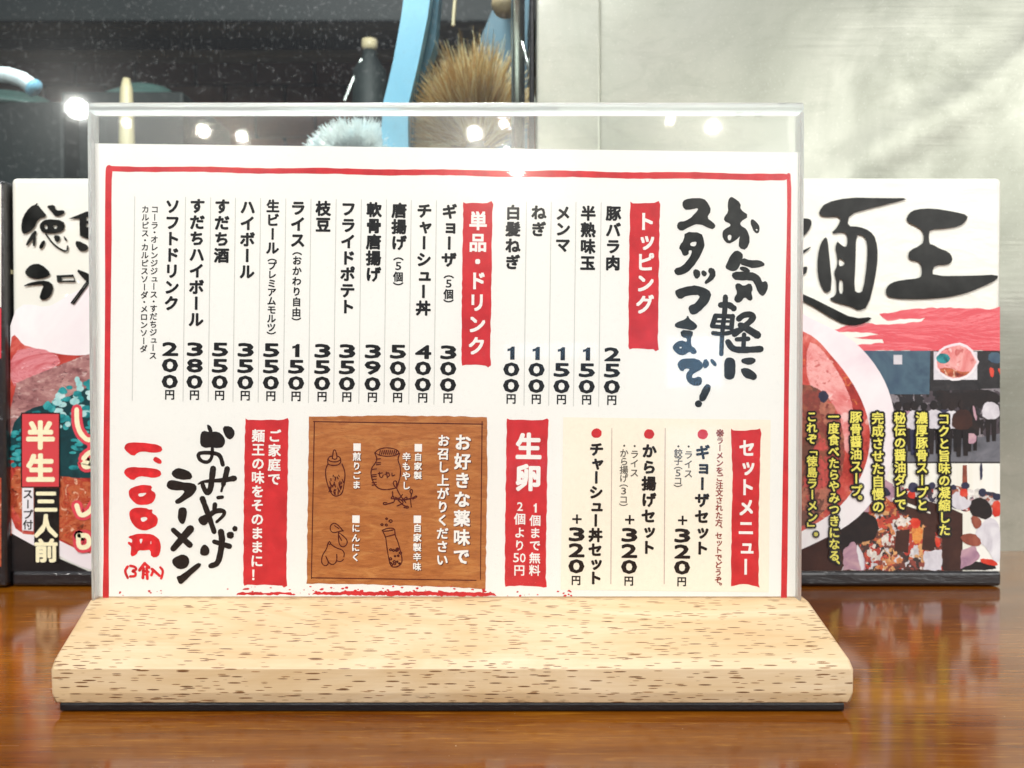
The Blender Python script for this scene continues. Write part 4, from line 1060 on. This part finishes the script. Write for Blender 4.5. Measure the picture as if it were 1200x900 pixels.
# brush title
Z1 = lambda p: (835+p[0]/7.5, 225+p[1]/7.5)
Z2 = lambda p: (825+p[0]/7.5, 335+p[1]/7.5)
Z3 = lambda p: (780+p[0]/6, 225+p[1]/6)
Z4 = lambda p: (780+p[0]/6.93, 360+p[1]/6.93)
Z5 = lambda p: (190+p[0]/9, 490+p[1]/9)
Z6 = lambda p: (190+p[0]/7.5, 570+p[1]/7.5)
Z7 = lambda p: (135+p[0]/9, 505+p[1]/9)
Z8 = lambda p: (135+p[0]/10, 600+p[1]/10)
def strokes_(fn, sc, lst, dy):
    for i, (pts, w) in enumerate(lst): stroke(S, [fn(p) for p in pts], tuple(q/sc*1.14 for q in (w if isinstance(w, tuple) else (w, w))), dy+i*2e-6, 2, wob=.08, seed=i)
def polys_(fn, lst, dy):
    for i, l in enumerate(lst):
        L = [ragged(smooth_loop(q, 1), .22, 2.5, i) for q in mp(fn, l)]
        poly(S, L, dy+i*1e-6, 0)
        for q in L: stroke(S, q + [q[0]], 1.0, dy+2.5e-5+i*1e-6, 0, wob=.15)
S.begin()
polys_(Z1, [[[(175, 45), (245, 100), (238, 155), (320, 210), (240, 262), (240, 295), (300, 330), (330, 420), (295, 508), (235, 490), (235, 430), (246, 380), (200, 425), (135, 455), (95, 410), (88, 350), (120, 320), (160, 305), (158, 275), (100, 250), (110, 215), (140, 180), (135, 110), (150, 55)], [(150, 368), (174, 383), (160, 430), (132, 425), (128, 385)]],
            [[(345, 240), (385, 265), (412, 310), (405, 355), (385, 362), (355, 325), (335, 265)], [(372, 325), (395, 318), (400, 340), (382, 345)]],
            [(210, 510), (260, 540), (262, 580), (240, 640), (215, 680), (185, 695), (150, 685), (112, 665), (130, 620), (160, 560)],
            [(262, 580), (330, 605), (410, 600), (465, 640), (420, 655), (360, 668), (300, 650), (240, 632)], [(245, 658), (300, 665), (332, 700), (300, 708), (240, 680)],
            [(180, 705), (290, 700), (370, 715), (415, 745), (435, 800), (470, 782), (488, 835), (455, 900), (432, 912), (405, 885), (365, 785), (330, 770), (210, 775), (170, 745)],
            [(195, 825), (225, 798), (275, 835), (330, 798), (352, 850), (335, 890), (352, 935), (330, 958), (280, 915), (245, 968), (205, 968), (188, 935), (225, 885)]], A0)
strokes_(Z2, 7.5, [([(188, 98), (185, 200), (158, 420), (152, 600)], (42, 34)), ([(148, 168), (215, 162), (262, 198)], 48), ([(102, 262), (72, 352)], 38), ([(102, 262), (255, 270)], 34), ([(252, 265), (240, 375)], 36), ([(75, 355), (240, 368)], 32), ([(110, 312), (245, 312)], 22),
                   ([(80, 415), (150, 425), (240, 410), (300, 385)], 34), ([(305, 290), (350, 252), (430, 250), (432, 290), (350, 360), (268, 425)], 46), ([(320, 345), (400, 390), (468, 432)], (46, 62)), ([(352, 428), (345, 560)], 36), ([(288, 470), (388, 465)], 36), ([(212, 495), (245, 550), (310, 565), (420, 560), (497, 555)], 50)], A0)
polys_(Z2, [[(205, 630), (250, 635), (275, 670), (270, 800), (235, 822), (190, 815), (178, 780), (180, 660)], [(325, 652), (370, 632), (448, 636), (450, 672), (400, 692), (340, 678)], [(315, 735), (365, 720), (440, 755), (468, 800), (435, 830), (410, 815), (360, 805)]], A0)
polys_(Z3, [[(120, 65), (160, 48), (265, 45), (300, 85), (318, 130), (285, 185), (335, 215), (352, 245), (320, 262), (235, 215), (150, 250), (110, 275), (78, 245), (95, 208), (140, 210), (195, 170), (245, 105), (150, 127), (122, 105)],
            [[(138, 283), (248, 288), (268, 340), (270, 385), (235, 460), (180, 540), (120, 580), (75, 582), (58, 545), (120, 525), (175, 460), (192, 410), (160, 405), (158, 442), (125, 448), (115, 415), (92, 390), (130, 340)], [(172, 352), (224, 343), (212, 387), (168, 380)]],
            [(200, 543), (235, 550), (242, 590), (215, 614), (195, 575)], [(258, 550), (292, 568), (275, 597), (253, 575)], [(310, 533), (347, 548), (347, 600), (285, 648), (273, 637), (305, 600), (316, 575), (298, 555)],
            [(70, 690), (180, 658), (260, 668), (322, 708), (302, 770), (260, 818), (210, 858), (180, 858), (162, 825), (170, 798), (215, 785), (252, 718), (150, 725), (100, 755), (72, 720)]], A0)
polys_(Z4, [[(180, 65), (192, 100), (235, 128), (260, 160), (220, 187), (150, 172), (78, 162), (78, 128), (170, 98)],
            [[(120, 188), (218, 192), (216, 230), (205, 240), (200, 310), (242, 340), (250, 370), (220, 380), (195, 355), (150, 387), (100, 382), (62, 340), (62, 310), (120, 268), (176, 290), (176, 248), (132, 240)], [(102, 320), (145, 318), (120, 343)]],
            [(145, 418), (260, 420), (302, 460), (297, 500), (222, 535), (207, 565), (225, 580), (275, 563), (294, 590), (282, 635), (210, 632), (173, 590), (168, 545), (205, 500), (160, 492), (135, 525), (95, 475), (108, 440)],
            [(320, 413), (357, 460), (320, 500), (301, 470)], [(370, 416), (414, 460), (405, 482), (363, 440)], [(340, 622), (372, 650), (322, 750), (295, 767), (268, 745), (308, 650)]], A0)
disc(S, *Z4((267, 785)), 4.1, A0, rag=.08)
S.done('brush_lettering', M['brush_black'], sh)
# souvenir ramen title
S.begin()
polys_(Z5, [[(478, 65), (515, 90), (532, 150), (500, 155), (480, 100)], [(430, 135), (500, 150), (590, 143), (650, 195), (662, 250), (640, 302), (600, 310), (500, 302), (450, 314), (408, 280), (403, 190)], [(640, 88), (720, 86), (768, 150), (747, 207), (705, 224), (662, 180)],
            [(160, 528), (220, 538), (302, 573), (317, 635), (230, 648), (130, 628), (96, 575)], [(60, 670), (110, 655), (200, 678), (330, 688), (368, 730), (330, 800), (260, 850), (190, 897), (150, 902), (138, 870), (200, 830), (255, 755), (120, 758), (48, 730)]], A0)
strokes_(Z5, 9, [([(530, 300), (530, 390), (512, 442), (470, 470), (398, 445), (375, 378), (430, 362), (560, 368), (615, 395), (640, 490)], (30, 40)), ([(538, 535), (525, 640), (512, 750), (478, 800), (440, 740), (425, 690)], (62, 38)), ([(382, 695), (430, 668), (540, 660), (640, 655), (760, 635)], (14, 56)), ([(687, 535), (668, 620), (645, 700)], (54, 44)), ([(640, 715), (625, 770)], 22), ([(590, 838), (635, 832)], 34)], A0+2e-5)
strokes_(Z6, 7.5, [([(355, 108), (400, 230), (458, 398)], (46, 38)), ([(350, 290), (400, 265), (470, 212), (545, 212), (548, 250), (480, 312)], (50, 22)), ([(465, 158), (460, 200)], 36), ([(518, 400), (530, 470), (515, 580), (490, 680), (428, 698)], (52, 40)), ([(458, 485), (590, 525)], (34, 46)), ([(250, 372), (100, 545)], (58, 50)), ([(98, 382), (242, 512)], (38, 52))], A0+4e-5)
polys_(Z6, [[(318, 280), (370, 253), (402, 270), (402, 320), (370, 342), (330, 322)], [(370, 508), (414, 540), (412, 590), (380, 607), (338, 600), (343, 540)], [(155, 188), (205, 183), (217, 240), (197, 320), (170, 328), (143, 290), (146, 220)], [(180, 598), (232, 620), (237, 680), (205, 714), (150, 727), (93, 680), (93, 640), (130, 618)], [(310, 673), (350, 684), (290, 742), (190, 837), (165, 857), (143, 835), (128, 790), (170, 785)]], A0+6e-5)
disc(S, *Z6((600, 428)), 4.3, A0+6e-5, rag=.12); disc(S, *Z6((641, 372)), 3.2, A0+6e-5, rag=.15)
S.done('brush_lettering', M['black'], sh)
S.begin()
polys_(Z7, [[(110, 145), (155, 123), (340, 130), (480, 155), (497, 212), (420, 230), (310, 212), (240, 218), (190, 267), (98, 195)], [(415, 278), (450, 280), (492, 320), (475, 350), (403, 315)], [(108, 405), (155, 383), (370, 393), (472, 415), (487, 470), (410, 494), (300, 470), (230, 480), (188, 524), (98, 455)],
            [[(148, 620), (240, 578), (330, 573), (388, 583), (372, 628), (427, 655), (417, 720), (370, 772), (240, 777), (188, 735), (148, 680)], [(235, 655), (345, 645), (310, 690), (245, 697)]]], A0)
polys_(Z8, [[[(172, -5), (195, -30), (255, -48), (355, -46), (398, -22), (440, -30), (420, 10), (497, 58), (492, 150), (430, 187), (340, 217), (250, 187), (188, 100), (168, 30)], [(293, 60), (370, 48), (387, 90), (325, 127), (298, 100)]],
            [[(155, 293), (250, 260), (380, 257), (470, 283), (522, 335), (532, 440), (502, 522), (430, 530), (420, 435), (345, 447), (270, 440), (245, 497), (183, 520), (195, 420), (188, 395), (150, 365), (158, 348), (200, 370), (205, 312), (170, 302)], [(275, 312), (330, 305), (315, 362), (295, 380)], [(412, 330), (432, 340), (425, 385), (406, 372)]]], A0)
strokes_(Z8, 10, [([(148, 638), (110, 690), (148, 770)], 26), ([(178, 630), (232, 640), (255, 675), (190, 690), (242, 708), (238, 752), (178, 755)], 27), ([(348, 600), (285, 682)], 30), ([(345, 600), (398, 650)], 30), ([(335, 660), (325, 772)], 30), ([(370, 655), (378, 780)], 30), ([(325, 690), (390, 700)], 26), ([(340, 730), (380, 735)], 22), ([(430, 665), (447, 690), (425, 740)], 26), ([(440, 672), (520, 745)], 30), ([(530, 648), (566, 690), (540, 777)], 25)], A0+3e-5)
S.done('price_lettering', M['price_red'], sh)
# condiment board printed as wood
S.begin(); poly(S, ragged([(362, 488), (450, 487), (545, 488), (571, 489), (571, 550), (569, 690), (500, 687), (400, 684), (359.5, 684), (361, 560)], .5, 6, 5), A0, 0); bd = S.done('wood_panel', M['board'], sh, 'square of printed orange brown wood grain')
S.begin()
for pts in ([(367.5, 494), (566, 497)], [(565, 494), (563, 679)], [(368.5, 494), (365, 678)], [(365, 677), (558, 680)]): stroke(S, pts, 1.1, A1, 0, wob=.2)
S.done('frame_line', M['maroon'], bd)
bt_ = [('お好きな薬味で', 542.5, 508, 662, dict(size=19.8, bold=.042)), ('お召し上がりください', 520, 509, 663, dict(size=14.4, bold=.04)), ('自家製', 490, 530.5, 562, dict(size=9.6)), ('辛もやし', 476.5, 530, 574, dict(size=10.2)), ('煎りごま', 418.3, 530, 573, dict(size=10)), ('にんにく', 417.2, 613.5, 658, dict(size=10)), ('自家製辛味', 489.3, 613.5, 669, dict(size=10))]
txt([(s, x+.9, a+.9, b+.9, k) for s, x, a, b, k in bt_], M['maroon'], bd, A1, 'letter_shadow', bold=.03)
txt(bt_, M['white'], bd, A2, bold=.038)
S.begin()
for x, y in ((418.6, 524), (490.3, 524.7), (417.3, 608.3), (489.2, 608.5)): rect(S, x-4.3, y-4.5, x+4.3, y+4.4, A2, KT)
S.done('bullet', M['white'], bd)
D1 = lambda p: (370+p[0]/9.23, 510+p[1]/9.23)
D2 = lambda p: (370+p[0]/9.23, 590+p[1]/9.23)
def drawing(lst, fn, nm, w=1.35):
    S.begin()
    for i, pts in enumerate(lst): stroke(S, [fn(p) for p in pts], w, A1+i*1e-6, 2, wob=.2, seed=i)
    S.done(nm, M['maroon'], bd)
rnd = random.Random(6)
seeds = []
for i in range(34):
    x = rnd.uniform(150, 290); y = rnd.uniform(430, 630); seeds.append([(x, y), (x+rnd.uniform(-14, 14), y+rnd.uniform(14, 34))])
drawing([[(180, 250), (190, 170), (205, 155), (220, 175), (235, 250), (205, 262), (180, 250)], [(135, 255), (150, 230), (185, 225)], [(235, 225), (265, 240), (270, 275)], [(130, 260), (160, 285), (230, 290), (270, 265)], [(130, 262), (130, 310), (160, 325), (230, 328), (272, 300), (270, 262)], [(130, 315), (105, 370), (110, 470), (150, 600), (190, 655), (240, 660), (290, 630), (312, 500), (320, 400), (285, 310)]] + seeds, D1, 'bottle_drawing')
hat = [[(600+0, 0)]]
jar = [[(640, 190), (680, 150), (770, 132), (870, 150), (908, 190), (860, 222), (770, 230), (690, 218), (640, 190)], [(640, 195), (668, 260), (640, 310), (605, 350), (595, 430), (630, 530), (690, 585), (780, 590), (870, 570)], [(908, 195), (885, 270), (915, 330), (920, 430), (890, 530), (875, 575)],
       [(865, 570), (835, 520), (850, 490), (880, 500), (870, 560), (905, 640), (975, 730)], [(690, 400), (690, 450), (720, 460), (730, 430)], [(675, 415), (720, 408)], [(750, 425), (790, 400), (800, 440), (780, 450)], [(765, 400), (775, 460)], [(825, 410), (825, 445), (855, 430)]]
for i in range(9): jar.append([(690+i*22, 205), (700+i*22, 165)])
for i, y in enumerate((260, 300, 320, 370, 430, 450, 480, 515, 540)): jar.append([(610 if y > 330 else 655, y), ((610 if y > 330 else 655)+45, y-6)])
jar += [[(830, 610), (835, 660), (805, 690), (900, 680)], [(840, 660), (860, 720), (790, 740), (735, 755), (730, 725), (770, 730)], [(860, 670), (910, 690), (960, 730), (880, 765)], [(900, 690), (940, 640)], [(950, 690), (990, 660), (985, 700), (950, 700)], [(1035, 640), (1025, 700), (1035, 775)], [(1035, 640), (1015, 600), (1040, 580), (1050, 610), (1035, 640)], [(990, 690), (1050, 680), (1090, 650), (1095, 670), (1050, 690)], [(880, 690), (960, 770), (1005, 765), (1000, 790), (955, 780)], [(850, 690), (930, 700), (1020, 690)]]
drawing(jar, D1, 'jar_drawing')
drawing([[(295, 295), (250, 240), (200, 205), (155, 240), (160, 300), (200, 318), (260, 300), (300, 295)], [(205, 240), (250, 270)], [(245, 310), (250, 440), (290, 475), (335, 450), (345, 400), (300, 350), (250, 315)], [(250, 340), (280, 400)],
         [(150, 410), (165, 430), (150, 445), (130, 430), (150, 410)], [(130, 435), (120, 490), (70, 560), (60, 640), (100, 680), (145, 650), (110, 570)], [(165, 440), (220, 480), (290, 500), (312, 540), (305, 575)], [(115, 580), (150, 655), (200, 660), (230, 620), (228, 550)], [(230, 620), (270, 632), (300, 605)]], D2, 'garlic_drawing')
chips = []
for i in range(16):
    x = rnd.uniform(800, 920); y = rnd.uniform(480, 670); r = rnd.uniform(9, 17); chips.append([(x-r, y), (x, y-r), (x+r, y), (x, y+r), (x-r, y)])
for x, y, r in ((768, 165, 12), (812, 190, 20), (718, 228, 14), (765, 232, 14)): chips.append([(x-r, y), (x, y-r), (x+r, y), (x, y+r), (x-r, y)])
drawing([[(720, 290), (770, 268), (840, 265), (855, 285), (730, 305), (720, 290)], [(725, 300), (760, 370), (765, 440), (790, 600), (815, 685), (870, 690), (925, 660), (938, 600), (905, 470), (885, 400), (860, 350), (855, 285)], [(760, 360), (858, 335)]] + chips, D2, 'shaker_drawing')
# set menu panel
S.begin(); poly(S, [(660, 489), (903, 492), (901, 694), (657, 691)], A0, 0); sp = S.done('set_menu_panel', M['cream'], sh, 'pale cream panel with the set menu')
def sub_banner():
    S.begin(); x0, x1, y0, y1 = 857.5, 891, 504, 686
    loop = [(x0-1, y0-1.5), (x0+2, y0), (x0+10, y0+1), (x1-4, y0-.5), (x1, y0-2), (x1+1, y0+4), (x1, y0+14), (x1-2, 600), (x1-2, y1-2), (x1-1, y1+3), (x1-4, y1+1), (x0+14, y1-2), (x0+3, y1), (x0-1, y1+1), (x0-1, y1-6), (x0, 600), (x0+1, 560)]
    poly(S, ragged(loop, .4, 5, 8), A1, 0); return S.done('banner', M['red'], sp)
b = sub_banner(); txt([('セットメニュー', 875.5, 514, 675, dict(size=21.5, bold=.045, squeeze=.9))], M['white'], b, A2)
txt([('※ラーメンをご注文された方、セットでどうぞ。', 843.8, 503.5, 690, dict(size=8.9, bold=.03))], M['note_red'], sp, A1)
txt([('ギョーザセット', 823.5, 521, 651, dict(size=17)), ('から揚げセット', 761, 519.5, 650, dict(size=17)), ('チャーシュー丼セット', 699.2, 518.5, 685, dict(size=16.6))], M['black'], sp, A1, bold=.052, ring=8)
txt([('・ライス', 807, 519.5, 560, dict(size=10.6)), ('・餃子（5コ）', 795, 520, 572.5, dict(size=10.4)), ('・ライス', 743.7, 519, 559, dict(size=10.6)), ('・から揚げ（3コ）', 731.5, 519, 595, dict(size=10.4))], M['grey_ink'], sp, A1, bold=.018)
for x in (799.6, 737.6, 675.8):
    oy = (x-737)*.012; S.begin(); put(S, '+', x+.3, 609+oy, 10.5, 10.5, A1, .03)
    for i, c in enumerate('320'): put(S, c, x-.2*i, 626.8+oy+i*18.7, 17.0, 15.0, A1, .058, ring=8)
    put(S, '円', x-.8, 680.5+oy, 11.6, 11.8, A1, .042); S.done('price', M['black'], sp)
for x, y in ((823.5, 509), (760.6, 508.6), (699, 507.6)):
    S.begin(); disc(S, x, y, 6.2, A1, 5.8, .07, 16, int(x)); S.done('dot', M['red'], sp)
for x in (717, 779.5):
    S.begin(); stroke(S, [(x, 502), (x-1.2, 684)], 1.0, A1, 0, wob=.2); S.done('rule_line', M['rule_pink'], sp)
